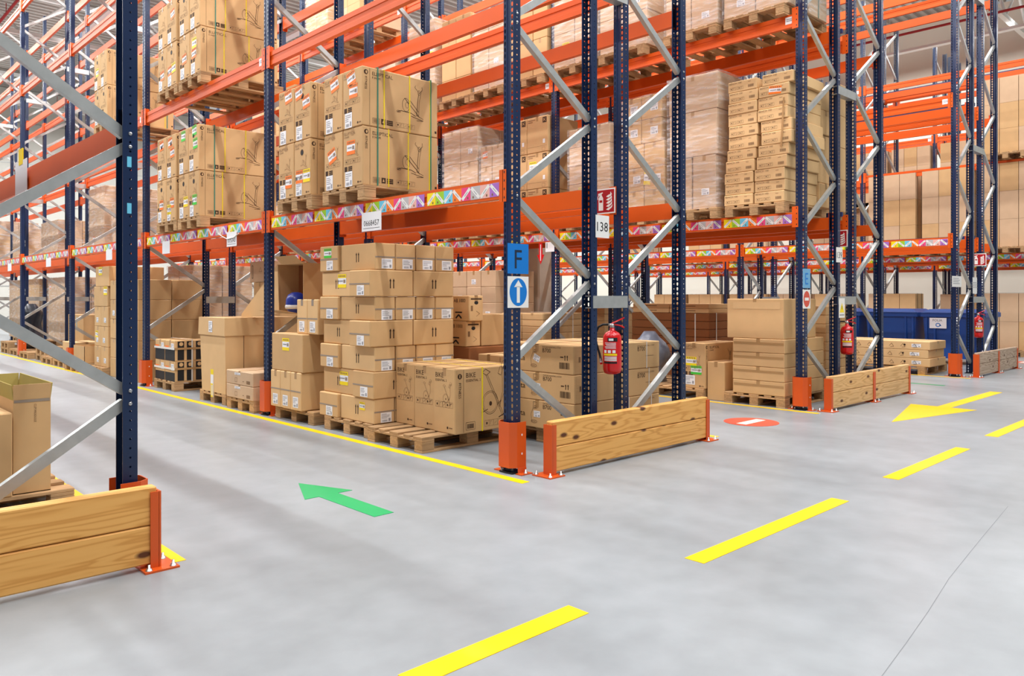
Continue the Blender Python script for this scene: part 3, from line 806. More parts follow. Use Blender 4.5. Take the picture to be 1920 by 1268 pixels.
# ------------------------------------------------------------------ cartons
def carton(x0, y0, z0, d, label, mt='kraft', group=None, rz=0., feats=(), tape='top', name='carton', tm='tape'):
    """x0, y0: corner with the smallest x and y"""
    dx, dy, dz = d
    me = cached(('cb', round(dx, 3), round(dy, 3), round(dz, 3), mt), lambda: _cb(dx, dy, dz, mt))
    o = ob(name, me, None, (x0+dx/2, y0+dy/2, z0), (0, 0, rz), label=label, cat='carton', group=group)
    if tape:
        ob('packing_tape', cached(('tp', round(dx, 3), round(dy, 3), round(dz, 3), tm), lambda: _tape(dx, dy, dz, tm)), o)
    for f in feats: on_face(f[0], f[1], o, f[2], d, f[3], f[4], tilt=f[5] if len(f) > 5 else 0., label=f[6] if len(f) > 6 else None)
    return o
def _cb(dx, dy, dz, mt):
    m = MB(); m.cbox(dx, dy, dz, mt, min(.008, dz*.08)); return m.mesh('carton')
def _tape(dx, dy, dz, tm):
    m = MB(); t = .0012; w = .024
    if dx >= dy:
        m.box(-dx/2, dx/2, -w, w, dz-.001, dz+t, tm)
        for s in (-1, 1): m.box(min(s*dx/2, s*(dx/2+t)), max(s*dx/2, s*(dx/2+t)), -w, w, dz-min(.07, dz*.3), dz-.004, tm)
    else:
        m.box(-w, w, -dy/2, dy/2, dz-.001, dz+t, tm)
        for s in (-1, 1): m.box(-w, w, min(s*dy/2, s*(dy/2+t)), max(s*dy/2, s*(dy/2+t)), dz-min(.07, dz*.3), dz-.004, tm)
    return m.mesh('packing_tape')
def seam(w, mt='grey_tape', h=.014):
    def f():
        p = PR(); p.r(-w/2, -h/2, w/2, h/2, mt); return p.mesh('tape_seam')
    return cached(('seam', w, mt, h), f)
def loop_yz(dy, dz, w, mt):            # a band round a box in the YZ plane, centred in y, base at 0
    def f():
        m = MB(); t = .002; h = dy/2
        m.box(-w/2, w/2, -h-t, -h+.001, -.0, dz+t, mt); m.box(-w/2, w/2, h-.001, h+t, 0, dz+t, mt); m.box(-w/2, w/2, -h, h, dz-.001, dz+t, mt)
        return m.mesh('strap')
    return cached(('lyz', round(dy, 3), round(dz, 3), w, mt), f)
def band(x, y0, y1, z0, z1, mt, label, w=.014, group=None, lean=0.):
    return ob('strapping_band', loop_yz(y1-y0+.012, z1-z0+.006, w, mt), None, (x, (y0+y1)/2, z0), (0, lean, 0), label=label, cat='strap', group=group)

def film(x0, x1, y0, y1, z0, z1, label, seed=0, group=None):
    r = random.Random(seed); m = MB(); g = .012
    x0 -= g; x1 += g; y0 -= g; y1 += g; z1 += g
    cx, cy = (x0+x1)/2, (y0+y1)/2
    ring = []
    nx, ny, nz = 6, 6, 8
    for k in range(nx): ring.append((x0+(x1-x0)*k/nx, y0))
    for k in range(ny): ring.append((x1, y0+(y1-y0)*k/ny))
    for k in range(nx): ring.append((x1-(x1-x0)*k/nx, y1))
    for k in range(ny): ring.append((x0, y1-(y1-y0)*k/ny))
    n_ = len(ring)
    for j in range(nz+1):
        z = z0+(z1-z0)*j/nz
        for (px, py) in ring:
            q = 1+r.uniform(0, .012); m.v.append(((px-cx)*q, (py-cy)*q, z-z0+(r.uniform(-.02, .02) if 0 < j < nz else 0)))
    for j in range(nz):
        for k in range(n_):
            k2 = (k+1) % n_; m.idx((j*n_+k, j*n_+k2, (j+1)*n_+k2, (j+1)*n_+k), 'film')
    m.idx([nz*n_+k for k in range(n_)], 'film')
    return ob('stretch_wrap', m, None, (cx, cy, z0), label=label, cat='plastic film', group=group)

FARB = MB()
LAYER = ['bottom', 'second', 'third', 'fourth', 'fifth', 'sixth', 'seventh', 'eighth', 'ninth']
def load(x0, y0, z0, dims, n3, desc, mt='kraft', seed=0, pal=None, wrap=False, pw=PWD, full=False, labelled=.25, straps=None, colour=None, far=False):
    """a block of cartons on a pallet; only the cartons that can be seen from the aisles are kept"""
    r = random.Random(seed); dx, dy, dz = dims; nx, ny, nz = n3
    if pal is not None:
        pallet(x0+PL/2+(nx*dx-PL)/2, y0+ny*dy/2, z0, 'wooden pallet under the %s' % desc, full=full, w=pw)
        z0 += PH
    for k in range(nz):
        for i in range(nx):
            for j in range(ny):
                if not (i == 0 or j == 0 or (k == nz-1 and z0+nz*dz < 1.35)): continue
                if far:
                    FARB.box(x0+i*dx, x0+(i+1)*dx-.012, y0+j*dy, y0+(j+1)*dy-.012, z0+k*dz, z0+(k+1)*dz-.004, r.choice((mt, mt, 'kraft'))); continue
                fe = []
                if i == 0:
                    if r.random() < labelled: fe.append(('shipping_label', lab_white(min(.12, dx*.3), min(.09, dz*.35), r.randint(1, 4)), '-X', r.uniform(-.1, .1)*dy, -dz*.18))
                    if r.random() < .12:
                        c = colour or r.choice(('st_yellow', 'st_orange', 'st_yellow'))
                        fe.append(('colour_sticker', lab_col(c, min(.15, dy*.4), min(.12, dz*.4)), '-X', r.uniform(-.1, .1), dz*.1, r.uniform(-.1, .1)))
                s = r.uniform(0, .006)
                carton(x0+i*dx+s, y0+j*dy+s, z0+k*dz, (dx-.012, dy-.012, dz-.002), '%s-layer carton, %s %s, %s' % (LAYER[k], ({1: ['single'], 2: ['cross-aisle', 'inner'], 3: ['cross-aisle', 'middle', 'inner'], 4: ['cross-aisle', 'second', 'third', 'inner']}[ny])[j], ('front', 'back')[min(i, 1)], desc), mt, group='%s layer of the %s' % (LAYER[k], desc), rz=r.uniform(-.008, .008), feats=fe, tape='top' if (k == nz-1 or r.random() < .3) else None)
    X1, Y1, Z1 = x0+nx*dx, y0+ny*dy, z0+nz*dz
    if wrap: film(x0, X1, y0, Y1, z0, Z1, 'clear stretch film round the %s' % desc, seed)
    if straps:
        for q in (.25, .75): band(x0+(X1-x0)*q, y0, Y1, z0, Z1, straps, 'strap round the %s' % desc, group='straps round the '+desc)
    return Z1

# ---- boxed elliptical trainers, front rack
def ell_pair(y0, zb, w, h, L, desc, stickers, holes, green=True, layers=2, subs='E SHAPE'):
    """two cartons wide, stacked in layers, on one pallet"""
    pallet(.475, y0+w, zb, 'wooden pallet under the %s' % desc, w=round(2*w+.05, 2))
    z = zb+PH
    for k in range(layers):
        for j in range(2):
            d = (L, w-.014, h-.005)
            side = ('cross-aisle side' if j == 0 else 'inner side')
            fe = [('printed_front', ell_front(d[1], d[2], subs), '-X', 0, 0)]
            if j == 0: fe.append(('printed_side', ell_side(L, d[2]), '-Y', 0, 0))
            fe.append(('shipping_label', lab_white(.13, .15, 2+j), '-X', -.07, -h*.36))
            if (k, j) in holes: fe.append(('hand_hole', hole_print(), '-X', .0, h*.28))
            for (kk, jj, c, u, v, t) in stickers:
                if (kk, jj) == (k, j): fe.append(('colour_sticker', lab_col(c, .15, .14), '-X', u, v, t))
            o = carton(-.13+RND.uniform(0, .008), y0+j*w, z+k*h, d, 'elliptical trainer carton, %s layer, %s of the %s' % (('lower', 'upper', 'top')[k], side, desc), 'kraft', group='elliptical trainer cartons', feats=fe, rz=RND.uniform(-.006, .006), name='exercise_machine_carton')
            for q in (-.2, .09, .38): ob('strap', loop_yz(d[1]+.004, d[2]+.001, .011, 'strap_yellow'), o, (q*L+RND.uniform(-.03, .03), 0, 0), label='yellow strap')
    if green:
        for q in (.19, .9): band(-.13+q*L, y0, y0+2*w, z, z+layers*h, 'strap_green', 'green strap round the %s' % desc, .013, 'green straps round the '+desc)
O_, Y_, G_ = 'st_orange', 'st_yellow', 'st_green'
ell_pair(1.98, 2.36, .37, .585, .93, 'elliptical load above the 0668457 tag',
         [(1, 0, O_, -.02, .2, .25), (1, 0, O_, .02, .07, .0), (1, 1, O_, .03, .2, .25), (0, 0, O_, -.03, .1, 0), (0, 1, O_, -.02, .06, .35)], [])
ell_pair(2.99, 2.36, .365, .61, .93, 'elliptical load beside the second upright',
         [(1, 0, O_, -.08, .22, .2), (1, 0, O_, .08, .1, .15), (1, 1, O_, .05, .22, .15), (0, 0, O_, -.06, -.09, 0), (0, 0, Y_, .1, -.09, 0), (0, 1, O_, .06, -.12, 0)], [(1, 0), (0, 0)])
ell_pair(5.98, 2.36, .37, .625, 1.12, 'elliptical load with green stickers', [(1, 0, G_, .03, .24, .1), (1, 0, G_, .06, .06, .05), (1, 1, G_, .0, .22, .0), (0, 0, G_, .03, -.08, .0), (0, 1, Y_, .08, -.08, 0)], [(1, 0), (0, 0), (0, 1)])
ell_pair(6.82, 2.36, .37, .625, 1.12, 'orange-stickered load beside the green-stickered one', [(1, 0, O_, -.03, .2, .15), (1, 0, O_, .05, .05, .1), (1, 1, O_, .0, .2, .1), (0, 0, O_, .05, -.05, 0), (0, 0, Y_, -.06, -.14, 0), (0, 1, O_, .0, -.05, 0)], [(1, 0), (1, 1), (0, 0), (0, 1)])
ell_pair(5.95, 4.31, .37, .62, 1.12, 'high elliptical load nearest the F sign', [(0, 0, Y_, -.03, .12, 0), (0, 0, O_, -.04, -.02, .1), (0, 1, O_, .0, -.03, .1)], [(1, 1)])
ell_pair(6.80, 4.31, .37, .62, 1.12, 'high elliptical load beside the third upright', [(0, 0, Y_, .08, -.06, .1), (0, 0, O_, -.06, -.08, .1), (0, 1, O_, .0, -.09, .1), (1, 0, O_, .05, .1, .2)], [(0, 0), (0, 1)])
ell_pair(9.95, 4.31, .37, .62, 1.12, 'high elliptical load past the third upright', [(1, 1, Y_, 0, 0, 0)], [(0, 0), (0, 1), (1, 1)])

# ---- ground floor, bay by the F sign
pallet(.51, 1.51, 0, 'half-empty wooden pallet carrying three boxed exercise bikes', w=.88)
pallet(.57, 2.43, 0, 'wooden pallet under the tall stack of brown cartons', w=.88)
pallet(.57, 3.54, 0, 'wooden pallet under the short carton stack by the orange protector', w=.88)
for j in range(3):
    d = (.80, .316, .60)
    fe = [('printed_front', bike_front(d[1], d[2]), '-X', 0, 0)]
    if j == 0: fe.append(('printed_side', bike_side(.80, .60), '-Y', 0, 0))
    o = carton(.205+j*.02, .965+j*.332, PH, d, ('exercise bike carton beside the F upright, bike drawing on its wide side', 'middle one of the three exercise bike cartons', 'exercise bike carton touching the tall stack')[j], 'kraft', group='exercise bike cartons', feats=fe, rz=(.0, .012, -.008)[j], name='exercise_bike_carton')
    for q in (-.07, .26): ob('strap', loop_yz(d[1]+.002, d[2], .014, 'strap_yellow'), o, (q, 0, 0), label='yellow strap')
ZL = [.144, .394, .662, .911, 1.17, 1.41, 1.675, 1.945]
ORD = ['bottom', 'second', 'third', 'fourth', 'fifth', 'sixth', 'top']
LBW = lambda: lab_white(.13, .10, RND.randint(1, 5))
for k in range(7):
    z0, h = ZL[k], ZL[k+1]-ZL[k]-.002
    jx = RND.uniform(-.015, .015)
    grp = 'cartons in the %s layer of the tall stack' % ORD[k]
    def put(x, y, dx, dy, ends, sides, extra=(), pos=''):
        fe = list(extra)
        for f in ends:
            w = dy if f == '-X' else dx
            fe += [('tape_seam', seam(round(w*.96, 3)), f, 0, -.005), ('shipping_label', LBW(), f, .02, -h*.26)]
        for f in sides: fe.append(('arrow_print', arrows11(), f, 0, 0))
        carton(x, y, z0, (dx-.006, dy-.006, h), 'brown carton, %s layer of the tall stack by the bikes, %s' % (ORD[k], pos), 'kraft_light' if RND.random() < .3 else 'kraft', grp, RND.uniform(-.012, .012), fe, tape=None)
    if k % 2 == 0:
        for i in range(4): put(jx+i*.254, 1.965, .25, .63, ['-Y'], ['-X'] if i == 0 else [], [('colour_sticker', lab_col(Y_, .1, .08), '-X', .1, .04)] if (i == 0 and k == 0) else (), pos=('at the aisle corner', 'second from the aisle', 'third from the aisle', 'fourth from the aisle')[i])
        for i in range(1): put(jx-.03+i*.52, 2.605, .515, .37, ['-X'] if i == 0 else [], [], [('colour_sticker', lab_col(G_, .15, .1), '-X', -.02, .06)] if (i == 0 and k == 6) else (), pos='far end')
    else:
        jj = -.06 if k > 1 else -.02
        for i in range(2): put(jj+i*.535, 1.955, .53, .38, ['-X'] if i == 0 else [], ['-Y'], pos=('at the aisle corner', 'second from the aisle', 'third from the aisle', 'fourth from the aisle')[i])
        for i in range(1): put(jx+.005+i*.254, 2.345, .25, .625, [], ['-X'] if i == 0 else [], [('colour_sticker', lab_col(Y_, .16, .14), '-X', .1, .03)] if (i == 0 and k in (1, 5)) else (), pos='far end')
# short stack next to the protector
for i, j in ((0, 0), (0, 1), (0, 2), (1, 0)):
        carton(-.09+i*.47, 3.27+j*.238, PH, (.46, .232, .42), 'brown carton, bottom row of the short stack, %s' % (('cross-aisle front', 'middle front', 'beside the protector')[j] if i == 0 else 'behind the front ones'), 'kraft_light', 'bottom row of the short stack',
               feats=[('tape_seam', seam(.225), '-X', 0, -.0), ('shipping_label', lab_white(.12, .12, 2), '-X', .0, -.12)] if i == 0 else [])
carton(-.08, 3.25, .566, (.47, .72, .425), 'large brown carton with yellow sticker in the middle of the short stack', 'kraft', feats=[('colour_sticker', lab_col(Y_, .16, .14), '-X', -.02, .09)])
carton(.42, 3.25, .566, (.5, .82, .63), 'plain brown carton behind the short stack', 'kraft')
for j in range(2):
    carton(.0, 3.06+j*.235, .993, (.4, .228, .385), 'narrow upright carton on the short stack, %s' % ('beside the tall stack', 'nearer the protector')[j], 'kraft_light', 'narrow cartons on the short stack',
           feats=[('tape_seam', seam(.222), '-X', 0, -.02), ('shipping_label', lab_white(.12, .12, 3), '-X', .0, -.11)], tm='grey_tape')
# opened carton on its side with a loose flap
e = ob('opened_carton', None, None, (.33, 3.98, 1.2), label='opened carton lying on its side with a blue helmet inside', cat='carton')
m = MB(); t = .008; X, Yd, Zd = .30, .66, .62
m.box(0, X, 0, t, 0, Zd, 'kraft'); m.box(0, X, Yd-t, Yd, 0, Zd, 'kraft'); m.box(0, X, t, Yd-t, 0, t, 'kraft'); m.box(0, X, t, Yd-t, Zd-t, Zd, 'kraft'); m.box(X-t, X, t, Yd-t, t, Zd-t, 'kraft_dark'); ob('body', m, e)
m = MB(); m.hexa([(.0, .62, .0), (.012, .62, .0), (-.03, 1.62, -.08), (-.042, 1.62, -.08), (.0, .66, .62), (.012, .66, .62), (-.03, 1.60, -.02), (-.042, 1.60, -.02)], 'kraft_light'); ob('side_flap', m, e)
m = MB(); m.hexa([(-.24, .1, .04), (0, .1, -.0), (0, .66, -.0), (-.24, .7, .04), (-.24, .1, .048), (0, .1, .008), (0, .66, .008), (-.24, .7, .048)], 'kraft_light'); ob('bottom_flap', m, e)
m = MB(); m.hexa([(-.12, .0, .7), (0, 0, .61), (0, .55, .61), (-.12, .5, .7), (-.12, 0, .706), (0, 0, .616), (0, .55, .616), (-.12, .5, .706)], 'kraft_light'); ob('top_flap', m, e)
e = ob('helmet', None, None, (.44, 4.36, 1.208), label='blue helmet lying inside the opened carton', cat='helmet')
m = MB()
pr = [(0.0, .26), (.05, .255), (.1, .225), (.125, .17), (.13, .11), (.12, .05), (.09, .0)]
m.lathe(pr, 20, 'helmet_blue'); ob('shell', m, e)
m = MB(); m.lathe([(.128, .10), (.136, .09), (.136, .06), (.124, .05)], 20, 'sign_white'); ob('rim', m, e)

# ---- ground floor, second bay
pallet(.55, 5.73, 0, 'wooden pallet under the tall lidded carton', w=.84)
e = ob('lidded_carton', None, None, (-.05, 5.31, PH), label='tall brown carton with a deep lid and yellow sticker strip', cat='carton')
m = MB(); m.hexa([(0, 0, 0), (.98, 0, 0), (.98, .76, 0), (0, .76, 0), (-.01, -.005, .757), (.98, -.005, .757), (.98, .80, .757), (-.01, .80, .757)], 'kraft_light'); ob('body', m, e)
m = MB(); m.hexa([(-.025, -.02, .757), (1.0, -.02, .757), (1.0, .83, .757), (-.025, .83, .757), (-.02, -.015, .99), (1.0, -.015, .99), (1.0, .82, .99), (-.02, .82, .99)], 'kraft_light'); ob('lid', m, e)
for x in (.24, .52, .76):
    m = MB(); m.box(x-.003, x+.003, -.012, .0, .005, .755, 'ink_soft'); ob('panel_edge', m, e)
ob('shipping_label', lab_white(.12, .15, 2), e, (-.0265, .42, .87), face_rot('-X'))
p = PR(); p.r(-.045, -.2, .045, .17, 'paper'); p.r(-.045, .1, .045, .17, 'st_yellow', 1); p.r(-.045, -.2, .03, -.02, 'st_yellow', 1); p.bars(-.03, -.18, .02, -.04, 'paper', 2); ob('colour_sticker', p, e, (-.004, .42, .13), face_rot('-X'))
pallet(.5, 4.78, 0, 'wooden pallet under two low strapped cartons', w=.76)
for k in range(2):
    p = carton(-.11, 4.40, PH+k*.172, (1.15, .75, .17), ('lower' if k == 0 else 'upper')+' flat carton of two beside the lidded carton', 'kraft_pink', 'low flat cartons', name='flat_carton',
               feats=[('shipping_label', lab_white(.16, .03, 1), '-X', -.05, .05)])
    q = PR(); q.frame(-.12, -.05, -.06, .0, .004, 'ink_soft'); q.r(.1, -.04, .13, -.03, 'ink_soft'); q.bars(.2, -.06, .3, -.02, 'ink_soft'); on_face('printed_front', q.mesh('printed_front'), p, '-X', (1.15, .75, .17), 0, 0)
# strapped load with black printed cartons
pallet(.62, 7.69, 0, 'wooden pallet under the crate load wrapped in white straps', w=.84)
for i in range(2):
    for j in range(2):
        for k in range(2):
            if i and j: continue
            d = (.44, .40, .305)
            def patch(nm, w, h, mt, disc=False):
                def f():
                    p = PR(); p.r(-w/2, -h/2, w/2, h/2, mt)
                    if disc: p.disc(.005, h/2-.04, .03, .03, 'kraft', 12, k=1)
                    return p.mesh(nm)
                return cached(('patch', nm, w, h, mt), f)
            fe = []
            if i == 0:
                fe.append(('dark_panel', patch('dark_panel', .39, .17 if k else .13, 'black_print'), '-X', 0, -.065 if k else -.085))
                fe.append(('orange_band', patch('orange_band', .145, .05, 'st_orange'), '-X', -.12, .045)); fe.append(('shipping_label', lab_white(.11, .1, 2), '-X', .1, .06))
            if j == 0:
                for q in (-.135, .0, .135): fe.append(('dark_panel', patch('dark_panel', .095, .28, 'black_print', True), '-Y', q, 0))
            carton(.03+i*.45, 7.27+j*.41, PH+k*.307, d, '%s-layer black-printed carton tied with white straps, %s' % (('bottom', 'top')[k], ('cross-aisle front', 'inner front', 'back')[2 if i else j]), 'kraft', 'black-printed cartons tied with white straps', feats=fe)
for z in (.32, .62):
    m = MB(); a, b, c_, d_ = .022, .945, 7.262, 8.095; t = .004
    m.box(a-t, a, c_-t, d_+t, z, z+.03, 'strap_white'); m.box(a-t, b+t, c_-t, c_, z, z+.03, 'tape'); m.box(b, b+t, c_-t, d_+t, z, z+.03, 'strap_white'); m.box(a-t, b+t, d_, d_+t, z, z+.03, 'strap_white')
    for v in range(len(m.v)): m.v[v] = (m.v[v][0]-a, m.v[v][1]-c_, m.v[v][2]-z)
    ob('strapping_band', m, None, (a, c_, z), label='white strap round the black-printed cartons', cat='strap', group='white straps round the black-printed cartons')
band(.28, 7.27, 8.09, PH, .76, 'strap_white', 'upright white strap over the black-printed cartons', .02)

# ---- third bay: tall stack of mixed cartons beside the second upright
load(.04, 10.49, 0, (.5, .40, .365), (2, 2, 3), 'mixed carton stack, third bay', 'kraft', 5, True, labelled=.8)
for j, (y, dy, z, h, dx) in enumerate(((10.50, .8, PH+3*.365, .36, 1.0), (10.42, .78, PH+3*.365+.362, .36, .95))):
    carton(.04, y, z, (dx, dy, h), 'large carton on top of the mixed stack in the third bay', 'kraft', 'large top cartons of the third bay stack', feats=[('colour_sticker', lab_col(Y_, .2, .15), '-X', -.1 if j else .28, .1)])
load(.05, 8.95, 0, (.55, .36, .34), (2, 4, 5), 'carton wall behind the second upright', 'kraft', 6, None, labelled=.3)
e = ob('opened_carton', None, None, (-.03, 11.66, PH), label='low open carton in front of the third upright', cat='carton')
m = MB(); t = .008; m.box(0, .7, 0, t, 0, .33, 'kraft'); m.box(0, .7, .7, .7+t, 0, .33, 'kraft'); m.box(0, t, 0, .7, 0, .33, 'kraft'); m.box(.7, .7+t, 0, .7, 0, .33, 'kraft'); m.box(0, .7, 0, .7, 0, t, 'kraft'); ob('body', m, e)
pallet(.42, 11.97, 0, 'wooden pallet under the low open carton', full=False)
carton(.1, 12.9, .288, (.5, .8, .2), 'long low carton on loose pallets past the third upright', 'kraft_light')
for (x, y, k) in ((.5, 13.2, 0), (.5, 13.2, 1), (.5, 14.15, 0), (.6, 15.1, 0), (.6, 15.1, 1), (.5, 16.2, 0), (.55, 17.5, 0), (.55, 18.5, 0), (.55, 18.5, 1)):
    pallet(x, y, k*PH, 'loose wooden pallet stored on the floor past the third upright', 'loose pallets on the floor', full=False)
e = carton(.75, 14.7, PH*2, (.8, 1.2, .72), 'large carton with a blue strip between the far uprights', 'kraft')
p = PR(); p.r(-.02, -.16, .02, .16, 'st_cyan'); on_face('blue_strip', p, e, '-X', (.8, 1.2, .72), .1, .15)
def lumpy(name, loc, dims, mt, label, cat, seed):
    r = random.Random(seed); m = MB(); n_, nz = 14, 9; ph = [r.uniform(0, 6.28) for _ in range(6)]
    for j in range(nz+1):
        t = j/nz; rad = (.85+.15*math.sin(t*9+ph[0]))*(1 if t < .75 else 1-(t-.75)*2.6)
        for k in range(n_):
            a = 6.2832*k/n_; q = rad*(1+.13*math.sin(3*a+ph[1]+t*4)+.08*math.sin(5*a+ph[2]-t*6))
            m.v.append((q*dims[0]/2*math.cos(a), q*dims[1]/2*math.sin(a), t*dims[2]))
    for j in range(nz):
        for k in range(n_): m.idx((j*n_+k, j*n_+(k+1) % n_, (j+1)*n_+(k+1) % n_, (j+1)*n_+k), mt, True)
    m.idx([k for k in range(n_)][::-1], mt); m.idx([nz*n_+k for k in range(n_)], mt, True)
    return ob(name, m, None, loc, label=label, cat=cat)
lumpy('refuse_sack', (.35, 17.6, PH), (.55, .7, 1.1), 'bag_black', 'black plastic sack standing on a far pallet', 'sack', 2)
lumpy('refuse_sack', (.95, 13.3, PH*2), (.35, .5, .75), 'bag_white', 'white plastic sack beside the low open carton', 'sack', 3)

# ---- rear half of the first rack, ground
pallet(1.70, .75, 0, 'wooden pallet under the basketball system cartons', w=.9)
for k in range(3):
    d = (1.32, .96, .268)
    o = carton(1.03, .25, PH+k*.27, d, ('bottom', 'middle', 'top')[k]+' basketball system carton marked B700 behind the plank guard', 'kraft', 'basketball system cartons', rz=(0, .004, -.006)[k], name='basketball_carton',
               feats=[('printed_front', b700_front(.96, .268), '-X', 0, 0), ('printed_side', b700_side(1.32, .268), '-Y', 0, 0), ('shipping_label', lab_white(.085, .06, 2), '-X', .0, .0, (-.0, -.1, -.4)[k])])
    for q in (.15, .52): ob('strap', loop_yz(d[1]+.002, d[2], .009, 'strap_white'), o, (q-.04*k, 0, 0), label='white strap')
load(1.35, 1.25, 0, (.5, .36, .26), (2, 2, 3), 'low cartons behind the basketball cartons', 'kraft_light', 12, None, labelled=.1)
pallet(1.9, 2.45, 0, 'wooden pallet under the cartons marked AB 1000', full=False)
carton(1.3, 2.05, PH, (1.1, .75, .70), 'big dark carton under the cartons marked AB 1000', 'kraft_dark')
for k in range(2):
    d = (.21, .62, .285)
    carton(1.3, 2.05+(.05 if k == 0 else 0), .848+k*.288, d, ('lower' if k == 0 else 'upper')+' narrow carton printed AB 1000', 'kraft_light', 'AB 1000 cartons', feats=[('printed_side', ab_side(.62, .285), '-X', 0, 0), ('printed_end', ab_end(.21, .285), '-Y', 0, 0)])
carton(1.53, 2.1, .848, (.5, .5, .36), 'plain carton beside the cartons printed AB 1000', 'kraft')
load(1.3, 6.5, 0, (1.1, .44, .30), (1, 2, 5), 'cartons behind the opened carton with the helmet', 'kraft', 13, True, labelled=.1)
o = carton(1.3, 6.75, PH+1.5, (.6, .75, .33), 'carton with triangle print high behind the opened carton', 'kraft_pink')
q = PR(); q.frame(-.3, -.1, -.26, .1, .01, 'ink'); q.frame(.26, -.1, .3, .1, .01, 'ink'); q.line([(-.05, .0), (.0, .07), (.05, .0), (-.05, .0)], .005, 'ink_soft'); on_face('printed_front', q.mesh('printed_front'), o, '-X', (.6, .75, .33), 0, 0)
load(1.3, 9.95, 0, (.6, .58, .62), (2, 2, 3), 'tall film-wrapped load behind the second upright', 'kraft_pink', 14, True, wrap=True, labelled=.2)
load(1.3, 18.3, 0, (.6, .62, .6), (2, 3, 3), 'wrapped floor load behind the fourth upright', 'kraft_pink', 16, True, wrap=True, labelled=.2)
load(1.3, 23.2, 0, (.6, .62, .6), (2, 3, 3), 'wrapped floor load behind the sixth upright', 'kraft_pink', 18, True, wrap=True, labelled=.2, far=True)
load(1.3, 21.15, 0, (.6, .62, .6), (2, 3, 3), 'wrapped floor load behind the fifth upright', 'kraft_pink', 17, True, wrap=True, labelled=.2, far=True)
for (y, n3, seed, nm) in ((13.2, (2, 2, 2), 21, 'fourth'), (15.0, (2, 2, 3), 22, 'fifth'), (19.0, (2, 3, 2), 23, 'sixth'), (22.6, (2, 3, 2), 24, 'seventh'), (26.6, (2, 3, 3), 25, 'eighth')):
    load(1.27, y, 2.36, (.6, .6, .5), n3, 'wrapped load, lowest beams, %s from F sign' % nm, 'kraft_pink', seed, True, wrap=True, labelled=.2, far=seed > 22)

# ---- second rack (E sign): first beam level
EX = 4.92
pallet(EX+.6, .61, 2.47, 'wooden pallet under the leaning BENCH 100 cartons', w=.84)
zr = [4.26, 4.116, 3.969, 3.819, 3.666, 3.517, 3.354, 3.21, 3.051, 2.902, 2.759, 2.616][::-1]
yr = [.188, .188, .179, .152, .135, .081, .099, .135, .135, .126, .085][:11]
yl = [.624, .624, .62, .605, .586, .56, .56, .56, .56, .56, .567]
STP = ('colour_sticker', lab_col(O_, .17, .1), '-X', .02, 0, -.1)
for k in range(11):
    h = zr[k+1]-zr[k]-.002
    for side, y, x in (('right', yr[k], EX), ('left', yl[k], EX)):
        d = (.9, .415, h)
        fe = [('printed_front', bench_front(.415, round(h, 3)), '-X', 0, 0)]
        if side == 'right' and k == 9: fe.append(STP)
        carton(x+RND.uniform(0, .015), y, zr[k], d, 'BENCH 100 carton, %s from the pallet in the %s column' % ((LAYER+['tenth', 'eleventh'])[k].replace('bottom', 'first'), 'outer' if side == 'right' else 'inner'), 'kraft_light', 'BENCH 100 cartons, %s column' % ('outer' if side == 'right' else 'inner'), RND.uniform(-.02, .02), fe, tape=None, name='bench_carton')
for k in range(5):
    carton(EX+.93, .16+.01*(k % 3), 2.614+k*.33, (.4, .8, .327), 'plain carton behind the BENCH 100 cartons', 'kraft', 'plain cartons behind the BENCH 100 stack')
m = MB(); m.box(0, .004, -.012, .012, 0, .62, 'tape'); ob('loose_tape', m, None, (EX-.02, .22, 3.3), (.06, 0, 0), label='loose brown tape hanging on the BENCH 100 cartons', cat='tape')
z = load(EX, 1.17, 2.47, (.55, .37, .73), (2, 2, 1), 'tall wrapped load by the BENCH cartons', 'kraft_pink', 31, True, full=True, labelled=.9)
carton(EX, 1.15, z, (1.1, .76, .62), 'big carton inside the tall wrapped load beside the BENCH cartons', 'kraft_pink'); carton(EX, 1.14, z+.622, (1.1, .78, .5), 'top carton inside the tall wrapped load beside the BENCH cartons', 'kraft_pink')
film(EX, EX+1.1, 1.13, 1.93, 2.47+PH, z+1.125, 'shiny clear film round the tall load beside the BENCH cartons', 4)
pallet(EX+.6, 2.42, 2.47, 'wooden pallet under the taped cartons with paper labels', full=False)
for k in range(5):
    for j in range(2):
        fe = [('shipping_label', lab_white(.13, .11, 1+j), '-X', .05, .0)] if k in (1, 3, 4) else []
        if (k, j) == (1, 0): fe.append(('colour_sticker', lab_col(Y_, .12, .22), '-X', -.12, .02, -.1))
        carton(EX, 2.0+j*.36+(.05 if k > 2 else 0), 2.614+k*.345, (.8, .352, .343), '%s-layer carton in the labelled stack by the shiny load, %s side' % (LAYER[k], ('cross-aisle', 'inner')[j]), 'kraft', 'cartons left of the tall wrapped load', feats=fe)
film(EX, EX+.8, 2.0, 2.78, 2.614, 2.614+5*.345, 'clear film round the labelled stack left of the tall load', 7)
load(EX, 3.0, 2.47, (.55, .42, .29), (2, 2, 5), 'carton stack behind the fire point sign', 'kraft_pink', 33, True, wrap=True, labelled=.3)
pallet(EX+.6, 4.78, 2.47, 'wooden pallet under the cartons with a dark K logo', full=False)
for k in range(3):
    for j in range(2):
        d = (.75, .485, .595)
        fe = [('printed_front', k_front(.485, .595), '-X', 0, 0)]
        if (k, j) == (1, 0): fe.append(('colour_sticker', lab_col(Y_, .16, .16), '-X', -.1, .08))
        carton(EX, 4.3+j*.49, 2.614+k*.6, d, '%s-row carton with dark K logo, %s side' % (('bottom', 'middle', 'top')[k], ('cross-aisle', 'inner')[j]), 'kraft', 'K logo cartons, %s row' % ('bottom', 'middle', 'top')[k], feats=fe, name='logo_carton')
